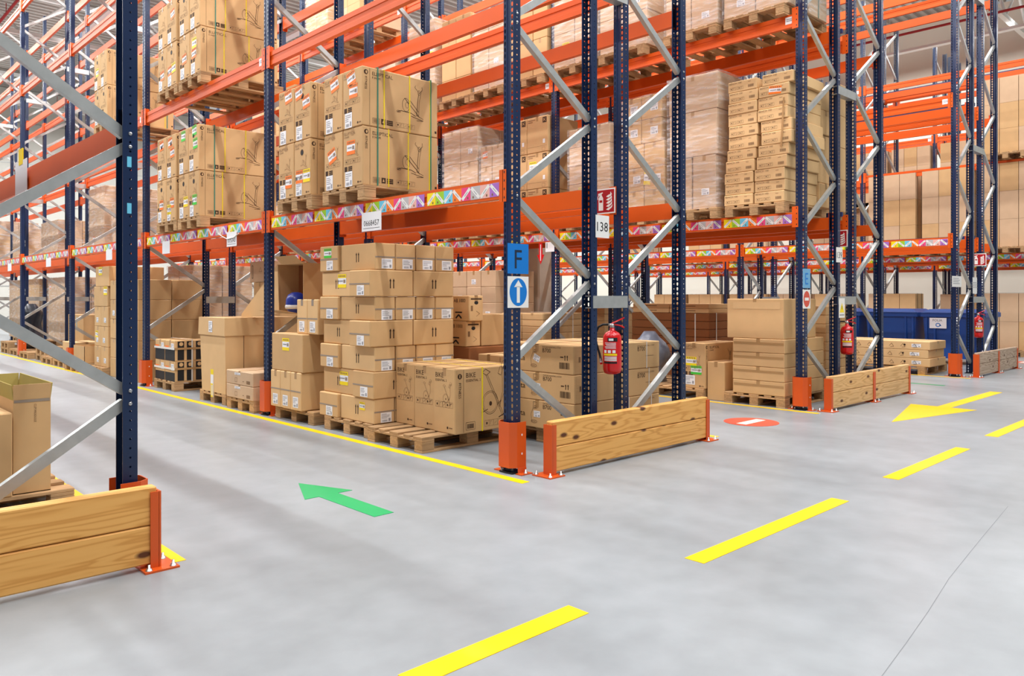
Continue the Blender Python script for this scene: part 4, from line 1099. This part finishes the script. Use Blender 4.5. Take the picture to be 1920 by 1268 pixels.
load(EX, 5.36, 2.47, (.53, .31, .37), (2, 2, 4), 'narrow wrapped load with orange stickers', 'kraft_pink', 35, True, wrap=True, labelled=.3, colour='st_orange', straps='strap_green')
load(EX, 6.05, 2.47, (.55, .49, .63), (2, 2, 3), 'square wrapped load with a yellow tag', 'kraft_pink', 36, True, wrap=True, labelled=.2)
# second beam level
load(EX, .13, 4.96, (.55, .46, .55), (2, 2, 2), 'high wrapped load above the BENCH cartons', 'kraft_pink', 41, True, wrap=True, full=True, labelled=.6, straps='strap_green')
load(EX, 1.14, 4.96, (.55, .42, .5), (2, 2, 2), 'high wrapped load above the shiny one', 'kraft_pink', 42, True, wrap=True, full=True, labelled=.9, straps='strap_green', colour='st_orange')
load(EX, 2.3, 4.96, (.55, .45, .52), (2, 2, 3), 'high plain wrapped load above the labelled stack', 'kraft_pink', 43, True, wrap=True, labelled=.1)
load(EX, 3.27, 4.96, (.55, .45, .55), (2, 2, 3), 'high pale wrapped load above the fire point sign', 'kraft_pink', 44, True, wrap=True, labelled=.1)
load(EX, 4.32, 4.96, (.55, .33, .6), (2, 3, 3), 'green-strapped high load above the K cartons', 'kraft', 45, True, full=True, labelled=.3, straps='strap_green')
load(EX, 5.36, 4.96, (.53, .40, .36), (2, 2, 4), 'high shiny wrapped load with yellow tag', 'kraft_pink', 46, True, wrap=True, full=True, labelled=.3)
load(EX, 6.25, 4.96, (.55, .42, .38), (2, 2, 4), 'high load of black-banded cartons', 'kraft', 47, True, full=True, labelled=.1, straps='rubber')
load(EX, 7.3, 4.96, (.55, .42, .42), (2, 2, 4), 'high grey wrapped load beside the black-banded cartons', 'kraft_pink', 48, True, wrap=True, labelled=.1)
# farther bays of the second rack
sd = 50
for b in (2, 3):
    for lz, ln in ((2.47, 'lowest'), (4.96, 'middle'), (7.3, 'upper')):
        for s in range(3):
            sd += 1; rr = random.Random(sd)
            if rr.random() < .12: continue
            hz = rr.choice((.4, .5, .55)); nz = rr.choice((2, 3)) if lz < 7 else 2
            load(EX, b*BAY+.2+s*1.33, lz, (.55, .5, hz), (2, 2, nz), '%s-level load, %s place of the %s bay, E rack' % (ln, ('first', 'second', 'third')[s], ('third', 'fourth')[b-2]), rr.choice(('kraft_pink', 'kraft', 'kraft_pink')), sd, True, wrap=rr.random() < .6, labelled=.2, far=True)
# rear half of the second rack, high cartons
for k in range(1):
    load(6.58, .2+k*1.1, 2.47, (.5, .5, .45), (1, 2, 4), '%s carton stack on E rack back beams' % ('near', 'farther')[k], 'kraft_light', 80+k, True, labelled=.4)

# ---- second rack, ground
pallet(EX+.6, .61, 0, 'wooden pallet under four wide flat cartons', w=.86)
for k in range(4): carton(4.92, .18, PH+k*.181, (1.1, .73, .179), '%s of the wide flat cartons beside the E upright' % ('lowest', 'second', 'third', 'uppermost')[k], 'kraft', 'wide flat cartons', name='flat_carton', rz=RND.uniform(-.01, .01), feats=[('tape_seam', seam(.7, 'tape', .03), '-X', 0, .03)])
carton(4.93, .2, .868, (.9, .80, .515), 'large plain carton on top of the wide flat cartons', 'kraft', feats=[('tape_seam', seam(.66, 'kraft_light', .09), '-X', .02, .17)])
carton(4.97, 1.06, 0, (.42, .27, .525), 'small battered carton standing on the floor by a pallet', 'kraft')
pallet(EX+.6, 1.79, 0, 'wooden pallet under the single boxed elliptical trainer', full=True)
d = (.85, .36, .625)
carton(4.94, 1.345, PH, d, 'single elliptical trainer carton with yellow and green stickers', 'kraft', feats=[('printed_front', ell_front(.36, .625, 'E COMFORT'), '-X', 0, 0), ('printed_side', ell_side(.85, .625), '-Y', 0, 0), ('colour_sticker', lab_col(Y_, .17, .12), '-X', -.04, .06), ('colour_sticker', lab_col(G_, .17, .12), '-X', .04, -.06), ('shipping_label', lab_white(.16, .13, 2), '-X', -.06, -.2)])
load(6.36, .3, 0, (.5, .68, .126), (2, 1, 9), 'stack of flat cartons behind the E upright', 'kraft', 61, True, labelled=.02, full=False)
lumpy('film_bundle', (5.25, 2.5, PH), (.6, .6, .75), 'bag_grey', 'grey bundle of plastic film behind the basketball cartons', 'plastic film', 9)
pallet(5.4, 2.62, 0, 'wooden pallet under the grey bundle of plastic film', full=False)
for k in range(8): carton(6.25, 2.1, PH+k*.126, (1.1, 1.5, .122), '%s long dark brown flat carton from the pallet, white-strapped pile' % LAYER[k].replace('bottom', 'first'), 'kraft_dark', 'dark brown flat cartons', tape=None, name='flat_carton')
pallet(6.8, 2.85, 0, 'wooden pallet under the dark brown flat cartons', w=1.3, full=False)
for q in (6.45, 7.1): band(q, 2.1, 3.6, PH, PH+8*.126, 'strap_white', 'white strap round the dark brown flat cartons', .02, 'white straps round the dark brown cartons')
m = MB(); m.box(-.003, 0, -.01, .01, 0, 1.0, 'strap_white')
for y in (2.35, 3.2): ob('strapping_band', m.mesh('strapping_band') if y < 3 else bpy.data.meshes['strapping_band'], None, (6.249, y, PH), label='white strap down the front of the dark brown flat cartons', cat='strap', group='front straps of the dark brown cartons')
for j in range(2):
    for k in range(2): carton(6.27, 2.12+j*.74, PH+8*.126+k*.075, (.6, .73, .072), '%s pale flat carton on the dark brown pile, %s side' % (('lower', 'upper')[k], ('cross-aisle', 'inner')[j]), 'kraft_light', 'pale flat cartons on the dark brown pile', name='flat_carton', feats=[('shipping_label', seam(.25, 'ink_soft', .012), '-X', .0, 0)], tape=None)
load(4.95, 5.6, 0, (.49, .4, .29), (2, 3, 6), 'mixed carton wall behind the tall stack', 'kraft_pink', 62, True, labelled=.5)
load(4.95, 4.45, 0, (1.0, .5, .11), (1, 2, 9), 'pile of thin strapped cartons behind the F upright', 'kraft', 63, True, labelled=.05, straps='strap_white')
for b, y in enumerate((4.4,)): load(6.5, y, 0, (.5, .5, .12), (2, 2, 9), 'flat carton pile behind the pillar, number %s along the rack' % ('one', 'two', 'three')[b], 'kraft', 75+b, True, labelled=.05, far=True)

# ---- third rack, ground
pallet(11.3, 1.25, 0, 'wooden pallet under the long flat cartons with picture print', w=1.6, full=False)
for k in range(3):
    d = (.85, 1.9, .15)
    p = PR(); r = random.Random(k)
    for j in range(6):
        x = -.35+j*.2; p.line([(x, -.02), (x+.04, .03), (x+.08, -.03), (x+.02, -.04)], .008, 'ink_soft')
    p.disc(.52, .01, .02, .02, 'ink', 8)
    carton(10.75, .38+.03*(k % 2), PH+k*.153, d, '%s long flat carton with picture print before the blue bins' % ('bottom', 'middle', 'top')[k], 'kraft_light', 'long flat cartons', name='flat_carton', feats=[('printed_front', p.mesh('printed_front'), '-X', 0, 0), ('shipping_label', lab_white(.16, .06, 2), '-X', .72, 0)])
def bin_(x, y, w, label, sign=False):
    e = ob('waste_bin', None, None, (x, y, 0), label=label, cat='bin')
    m = MB(); a = .05; h = 1.06
    out0 = [(a, a), (1.0-a, a), (1.0-a, w-a), (a, w-a)]; out1 = [(0, 0), (1.0, 0), (1.0, w), (0, w)]; i = len(m.v)
    m.v += [(p[0], p[1], .12) for p in out0]+[(p[0], p[1], h) for p in out1]
    for k in range(4): m.idx((i+k, i+(k+1) % 4, i+4+(k+1) % 4, i+4+k), 'blue_plastic')
    m.idx((i+3, i+2, i+1, i), 'blue_plastic')
    for y_ in [w*q for q in (.06, .2, .8, .94)]: m.box(-.015, .03, y_-.02, y_+.02, .2, h-.06, 'blue_plastic')
    ob('body', m, e)
    m = MB(); m.box(-.035, 0, -.035, w+.035, h-.07, h+.02, 'blue_plastic'); m.box(1, 1.035, -.035, w+.035, h-.07, h+.02, 'blue_plastic'); m.box(0, 1, -.035, 0, h-.07, h+.02, 'blue_plastic'); m.box(0, 1, w, w+.035, h-.07, h+.02, 'blue_plastic'); ob('rim', m, e)
    m = MB(); m.hexa([(-.03, -.03, h+.02), (1.03, -.03, h+.02), (1.03, w+.03, h+.02), (-.03, w+.03, h+.02), (.1, .1, h+.09), (.9, .1, h+.09), (.9, w-.1, h+.09), (.1, w-.1, h+.09)], 'blue_plastic'); ob('lid', m, e)
    for cx, cy in ((.12, .12), (.88, .12), (.12, w-.12), (.88, w-.12)):
        m = MB(); m.lathe([(0, -.02), (.06, -.02), (.06, .02), (0, .02)], 12, 'rubber'); ob('wheel', m, e, (cx, cy, .06), (math.pi/2, 0, 0))
    if sign:
        p = PR(); p.r(-.165, -.11, .165, .11, 'paper'); p.text('FOLIA', -.1, .035, .05, 'ink', k=1); p.oval(0, -.04, .04, .035, .018, 'sign_blue', 16, k=1); p.poly([(.02, -.06), (.07, -.06), (.04, -.02)], 'sign_blue', 1)
        ob('notice', p, e, (-.02, w*.74, .86), face_rot('-X'), label='white notice reading FOLIA')
bin_(13.5, .25, 1.16, 'blue wheeled waste bin with a FOLIA notice', True)
bin_(13.5, 1.55, 1.05, 'blue wheeled waste bin beside the one with a FOLIA notice')
bin_(13.5, 2.75, 1.05, 'blue wheeled waste bin farthest from the FOLIA notice')

# ---- far racks: pinkish stacks
sd = 100
for (X0, rn, bays) in ((17.2, 'pinkish', (0, 1, 2)), (22.9, 'farthest', (0, 1, 2))):
    for b in bays:
        for lz, ln in ((0, 'floor'), (2.47, 'lowest-beam'), (4.72 if X0 < 20 else 4.35, 'middle-beam')):
            for s in range(3):
                sd += 1; rr = random.Random(sd)
                p_ = .25 if (X0 < 20 and b == 0 and lz > 1) else (.4 if lz == 0 else .3)
                if X0 < 20 and lz > 4: p_ = 0 if (b == 0 and s == 0) else 1.1
                if X0 < 20 and 1 < lz < 4 and b == 0: p_ = 0
                if rr.random() < p_: continue
                load(X0, b*BAY+.12+s*1.35, lz, (.6, .4, .68 if lz < 4 else .62), (1, 3, 3 if lz else 2), '%s %s load, place %s of bay %s' % (rn, ln, ('one', 'two', 'three')[s], ('one', 'two', 'three')[b]), 'kraft_pink', sd, True, labelled=.05, straps='rubber', far=True)
ob('distant_cartons', FARB, None, label='distant stacks of brown and pinkish cartons in the far racks', cat='cartons', kind='stuff')
carton(25.6, 1.9, PH, (1.1, 1.0, .75), 'wood-brown crate carton against the cream wall', 'kraft'); pallet(26.15, 2.4, 0, 'wooden pallet under the carton against the cream wall', full=False)

# ---- left rack
pallet(-3.45, 1.75, 0, 'wooden pallet under the open tall carton', w=1.1)
e = ob('opened_carton', None, None, (-3.19, 1.24, PH), label='tall narrow carton open at the top behind the plank guard', cat='carton')
m = MB(); t = .006; a, b, h = .21, .9, .60
for (x0, x1, y0, y1) in ((0, a, 0, t), (0, a, b-t, b), (0, t, t, b-t), (a-t, a, t, b-t)): m.box(x0, x1, y0, y1, 0, h, 'kraft')
m.box(0, a, 0, b, 0, t, 'kraft'); ob('body', m, e)
m = MB(); o_ = .012
m.hexa([(0, 0, h), (a, 0, h), (a, t, h), (0, t, h), (-.0, -o_, h+.1), (a, -o_, h+.1), (a, -o_+t, h+.1), (0, -o_+t, h+.1)], 'kraft')
m.hexa([(a-t, 0, h), (a, 0, h), (a, b, h), (a-t, b, h), (a-t+o_, 0, h+.1), (a+o_, 0, h+.1), (a+o_, b, h+.1), (a-t+o_, b, h+.1)], 'kraft_inside')
m.hexa([(0, 0, h), (t, 0, h), (t, b, h), (0, b, h), (-o_, 0, h+.1), (t-o_, 0, h+.1), (t-o_, b, h+.1), (-o_, b, h+.1)], 'kraft_inside')
m.hexa([(0, b-t, h), (a, b-t, h), (a, b, h), (0, b, h), (0, b-t+o_, h+.1), (a, b-t+o_, h+.1), (a, b+o_, h+.1), (0, b+o_, h+.1)], 'kraft_inside'); ob('raised_flaps', m, e)
p = PR(); p.r(-.1, -.006, .1, .012, 'grey_tape'); ob('tape_seam', p, e, (a/2, -.0015, h-.01), face_rot('-Y'))
p = PR(); p.text('CLP MODULE', 0, 0, .014, 'ink_soft', rot=-math.pi/2); ob('printed_text', p, e, (a*.55, -.0015, h-.03), face_rot('-Y'))
carton(-3.62, 1.2, PH, (.42, .92, .53), 'lower carton beside the open tall carton', 'kraft', tm='grey_tape')
p = MB(); p.box(-.001, .001, -.19, .19, -.32, 0, 'paper'); sh = ob('paper_sheet', None, None, (-2.938, 2.28, 2.43), label='white paper sheet hanging from the orange beam of the left rack', cat='paper'); ob('sheet', p, sh)
p = MB(); p.box(.001, .004, -.06, .06, -.03, .09, 'st_yellow'); ob('tape_piece', p, sh); p = MB(); p.box(-.004, -.001, -.06, .06, -.03, .09, 'st_yellow'); ob('tape_piece', p, sh)
for z in (2.13, 1.88):
    m = MB(); m.box(-.011, .011, -.0015, .0015, -.028, .028, 'st_cyan'); ob('blue_sticker', m, None, (-2.905, -.058, z), label='small light blue sticker on the dark upright', cat='sticker', group='light blue stickers on the upright')

# ------------------------------------------------------------------ hanging tags
def hang_tag(y0, y1, z0, z1, txt, label, x=-.07, cord=False):
    e = ob('hanging_tag', None, None, (x, (y0+y1)/2, z1), label=label, cat='tag'); w, h = y1-y0, z1-z0
    m = MB(); m.box(-.001, .001, -w/2, w/2, -h, 0, 'paper'); ob('card', m, e)
    if txt:
        p = PR(); vs, fs, a, b = text_poly(txt); hh = min(.055, (w*.82)/((b-a)/.72)); p.text(txt, -(b-a)*hh/.72/2, 0, hh, 'black_print'); p.r(-w*.42, -.026, w*.42, -.022, 'black_print')
        ob('printed_text', p, e, (-.0016, 0, -h*.72), face_rot('-X'))
    m = MB(); m.tube([(.0, -w*.3, 0), (.03, -w*.3, .012)], .003, 5, 'strap_white'); ob('tie', m, e)
    if cord:
        m = MB(); m.tube([(0, -.22, -.03), (.0, -.08, -.075), (0, .12, -.085), (0, .27, -.045), (0, .4, -.0)], .006, 6, 'strap_white'); ob('cord', m, e, (-.006, 0, 0))
hang_tag(1.74, 2.08, 2.05, 2.235, '0668457', 'white tag reading 0668457 hanging below the beam')
hang_tag(4.94, 5.23, 2.05, 2.235, '075343', 'white numbered tag with a loose white cord', cord=True)
hang_tag(7.2, 7.5, 2.05, 2.235, '', 'blank white tag below the beam above the white-strapped crate load')
hang_tag(9.87, 10.2, 2.05, 2.235, '', 'blank white tag below the beam above the mixed carton stack')
hang_tag(13.9, 14.3, 2.05, 2.235, '', 'blank white tag below the beam above the loose pallets')
hang_tag(17.6, 18.0, 2.05, 2.235, '', 'blank white tag below the beam above the black sack')
e = ob('arrow_tag', None, None, (4.93, 4.47, 2.31), label='red hanging arrow pointing down below the second rack beam', cat='sign')
m = MB(); m.ext([(-.04, 0), (-.04, -.2), (-.085, -.2), (0, -.36), (.085, -.2), (.04, -.2), (.04, 0)], -.002, .002, 'st_pink' if False else 'red_paint', 'X'); ob('plate', m, e)
p = PR(); p.r(-.008, -.3, .008, -.03, 'paper'); ob('printed_stripe', p, e, (-.003, 0, 0), face_rot('-X'))
e = ob('number_tag', None, None, (4.93, 4.26, 2.31), label='white number card beside the red hanging arrow', cat='sign')
m = MB(); m.box(-.001, .001, -.1, .1, -.16, 0, 'paper'); ob('plate', m, e)
p = PR(); p.text('1', -.07, -.1, .09, 'black_print'); ob('printed_number', p, e, (-.0016, 0, 0), face_rot('-X'))

# ------------------------------------------------------------------ signs
def plate(name, face, loc, w, h, bg, label, pr, cat='sign', t=.003, part='printed_face'):
    e = ob(name, None, None, loc, face_rot(face), label=label, cat=cat)
    m = MB(); m.box(-w/2, w/2, -h/2, h/2, -t, 0, bg); ob('plate', m, e)
    o = ob(part, pr, e, (0, 0, .0008)); return e
def letter(txt, h, mt):
    p = PR(); vs, fs, a, b = text_poly(txt); p.text(txt, -(b-a)*h/.72/2, -h/2, h, mt); return p
def arrow_up():
    p = PR(); p.disc(0, 0, .096, .111, 'sign_blue', 36); p.r(-.017, -.085, .017, .045, 'sign_white', 1); p.poly([(-.046, .04), (.046, .04), (0, .096)], 'sign_white', 1); return p
plate('letter_sign', '-Y', (.005, -.067, 1.709), .23, .24, 'sign_blue', 'bright blue plate with dark letter F on the upright', letter('F', .155, 'sign_dark'))
plate('direction_sign', '-Y', (.005, -.067, 1.443), .23, .25, 'sign_white', 'white plate with white arrow in a blue oval below the F sign', arrow_up())
plate('letter_sign', '-Y', (5.0, -.067, 1.637), .2, .24, 'sign_paleblue', 'pale blue plate with letter E on the second rack', letter('E', .15, 'sign_blue'))
def noentry():
    p = PR(); p.disc(0, 0, .085, .1, 'floor_red', 32); p.r(-.055, -.018, .055, .018, 'sign_white', 1); return p
plate('no_entry_sign', '-Y', (5.0, -.067, 1.38), .2, .235, 'sign_white', 'white plate with red no-entry disc below the E sign', noentry())
def fire_print():
    p = PR(); w = .235
    p.r(-.105, -.105, .105, .105, 'sign_red')
    p.r(-.08, -.085, -.025, .03, 'sign_white', 1); p.poly([(-.08, .03), (-.025, .03), (-.04, .055), (-.065, .055)], 'sign_white', 1); p.r(-.062, .055, -.043, .07, 'sign_white', 1)
    p.poly([(-.085, .06), (-.03, .075), (-.03, .087), (-.085, .075)], 'sign_white', 1); p.line([(-.062, .065), (-.088, .05), (-.09, .02)], .008, 'sign_white', 1); p.r(-.07, -.01, -.035, .012, 'sign_red', 2)
    for j in range(5):
        y = -.07+j*.03; x = .01-.0*j; p.poly([(x, y-.01), (x+.03, y-.018), (x+.07, y+.008), (x+.078-.006*j, y+.035), (x+.05, y+.012), (x+.02, y+.004)], 'sign_white', 1)
    return p
for (x, nm) in ((1.335, 'first rack near the number 138'), (6.40, 'second rack behind the E sign'), (12.25, 'third rack before the blue bins')):
    e = plate('fire_point_sign', '-X', (x, .135 if x < 10 else .0, 2.30 if x < 5 else (2.215 if x < 10 else 2.115)), .235, .235, 'sign_white', 'red fire extinguisher sign with flames on the %s' % nm, fire_print())
    m = MB(); m.box(-.1195, -.1165, -.1175, .1175, -.018, 0, 'sign_white'); ob('folded_edge', m, e)
plate('number_sign', '-Y', (1.05, -.067, 2.031), .185, .2, 'sign_white', 'white plate with number 138 under the fire sign', letter('138', .085, 'black_print'))
plate('number_sign', '-Y', (5.946, -.067, 1.965), .19, .2, 'sign_white', 'white plate with number 139 on the second rack', letter('139', .085, 'black_print'))
def notice(): 
    p = PR()
    for j in range(4): p.r(-.2, .05-j*.03, .1+.05*(j % 2), .06-j*.03, 'paper_grey')
    return p
plate('notice_sign', '-Y', (10.72, -.067, 1.68), .5, .19, 'sign_white', 'white notice plate on the third rack upright', notice())
plate('notice_sign', '-Y', (11.74, -.067, 1.62), .25, .3, 'sign_white', 'white notice sheet on the inner upright of the third rack', notice())
def tri():
    p = PR(); p.poly([(-.07, -.06), (.07, -.06), (0, .07)], 'st_yellow'); p.line([(0, -.02), (0, .03)], .012, 'black_print', 1); p.r(-.07, -.1, .07, -.085, 'paper_grey'); return p
plate('warning_sign', '-Y', (6.02, -.067, 1.26), .18, .26, 'sign_white', 'white plate with yellow warning triangle below the second rack spacer', tri())

# ------------------------------------------------------------------ fire extinguishers
def extinguisher(x, y, z, label):
    e = ob('fire_extinguisher', None, None, (x, y, z), label=label, cat='fire extinguisher')
    m = MB(); m.lathe([(0, .0), (.05, .0), (.075, .012), (.083, .035), (.085, .06), (.085, .32), (.08, .352), (.062, .378), (.035, .394), (.024, .4), (.024, .42), (0, .42)], 28, 'red_paint'); ob('cylinder', m, e)
    m = MB(); m.lathe([(0, .42), (.02, .42), (.022, .435), (.018, .462), (0, .462)], 12, 'steel'); m.tube([(0, 0, .445), (-.03, .022, .452)], .012, 8, 'steel'); ob('valve', m, e)
    m = MB(); m.hexa([(-.012, -.012, .462), (.012, -.012, .462), (.012, .012, .462), (-.012, .012, .462), (.045, -.105, .512), (.06, -.095, .512), (.062, -.09, .52), (.045, -.098, .52)], 'red_paint')
    m.tube([(0, 0, .455), (.03, -.06, .445), (.05, -.1, .425)], .007, 6, 'red_paint'); m.tube([(0, 0, .465), (.03, -.05, .49), (.05, -.095, .515)], .008, 6, 'red_paint'); ob('handle', m, e)
    pts = []
    for k in range(15):
        t = k/14; pts.append(((-.03-.075*math.sin(t*math.pi*.9))*1.0, .022+.105*math.sin(min(1, t*1.25)*math.pi*.80)-.0*t, .452-.30*t**1.15))
    pts = [(-.03, .022, .452), (-.06, .06, .452), (-.075, .1, .43), (-.08, .125, .38), (-.08, .13, .32), (-.075, .122, .27), (-.068, .11, .22), (-.062, .098, .18), (-.058, .09, .14)]
    m = MB(); m.tube(pts, .0105, 8, 'rubber'); ob('hose', m, e)
    m = MB(); m.tube([(-.058, .09, .14), (-.056, .086, .105)], .014, 8, 'steel'); m.tube([(-.056, .086, .11), (-.054, .084, .085)], .012, 8, 'red_paint'); ob('nozzle', m, e)
    m = MB(); n_ = 12
    def wrap_(z0, z1, a0, a1, mt, rr):
        for k in range(n_):
            t0 = a0+(a1-a0)*k/n_; t1 = a0+(a1-a0)*(k+1)/n_
            m.face([(rr*math.cos(t0), rr*math.sin(t0), z0), (rr*math.cos(t1), rr*math.sin(t1), z0), (rr*math.cos(t1), rr*math.sin(t1), z1), (rr*math.cos(t0), rr*math.sin(t0), z1)], mt, True)
    c = math.radians(200); hw = math.radians(52)           # faces the aisle crossing
    wrap_(.30, .335, c-hw*.2, c+hw, 'black_print', .0858); wrap_(.307, .328, c-hw*.05, c+hw*.5, 'paper', .0862)
    for j in range(5): wrap_(.284-j*.012, .289-j*.012, c-hw*(.6-.1*(j % 3)), c+hw*.8, 'paper', .0858)
    for j in range(3): wrap_(.196, .222, c+hw*(.75-j*.55)-.33, c+hw*(.75-j*.55), 'paper', .0858)
    wrap_(.172, .190, c-hw*.8, c+hw*.95, 'st_yellow', .0858)
    for j in range(4): wrap_(.124+j*.011, .131+j*.011, c-hw*.7, c+hw*.9, 'paper', .0858)
    wrap_(.100, .116, c-hw*.75, c+hw*.95, 'black_print', .0858); ob('instruction_label', m, e)
    m = MB(); m.box(.075, .0905, -.03, .03, .1, .4, 'dark_metal'); ob('bracket', m, e)
extinguisher(1.27, .0, .70, 'red fire extinguisher hanging under the number 138')
extinguisher(6.34, .0, .62, 'red fire extinguisher on the second rack beside the warning triangle')
extinguisher(12.19, .0, .64, 'red fire extinguisher before the blue bins')
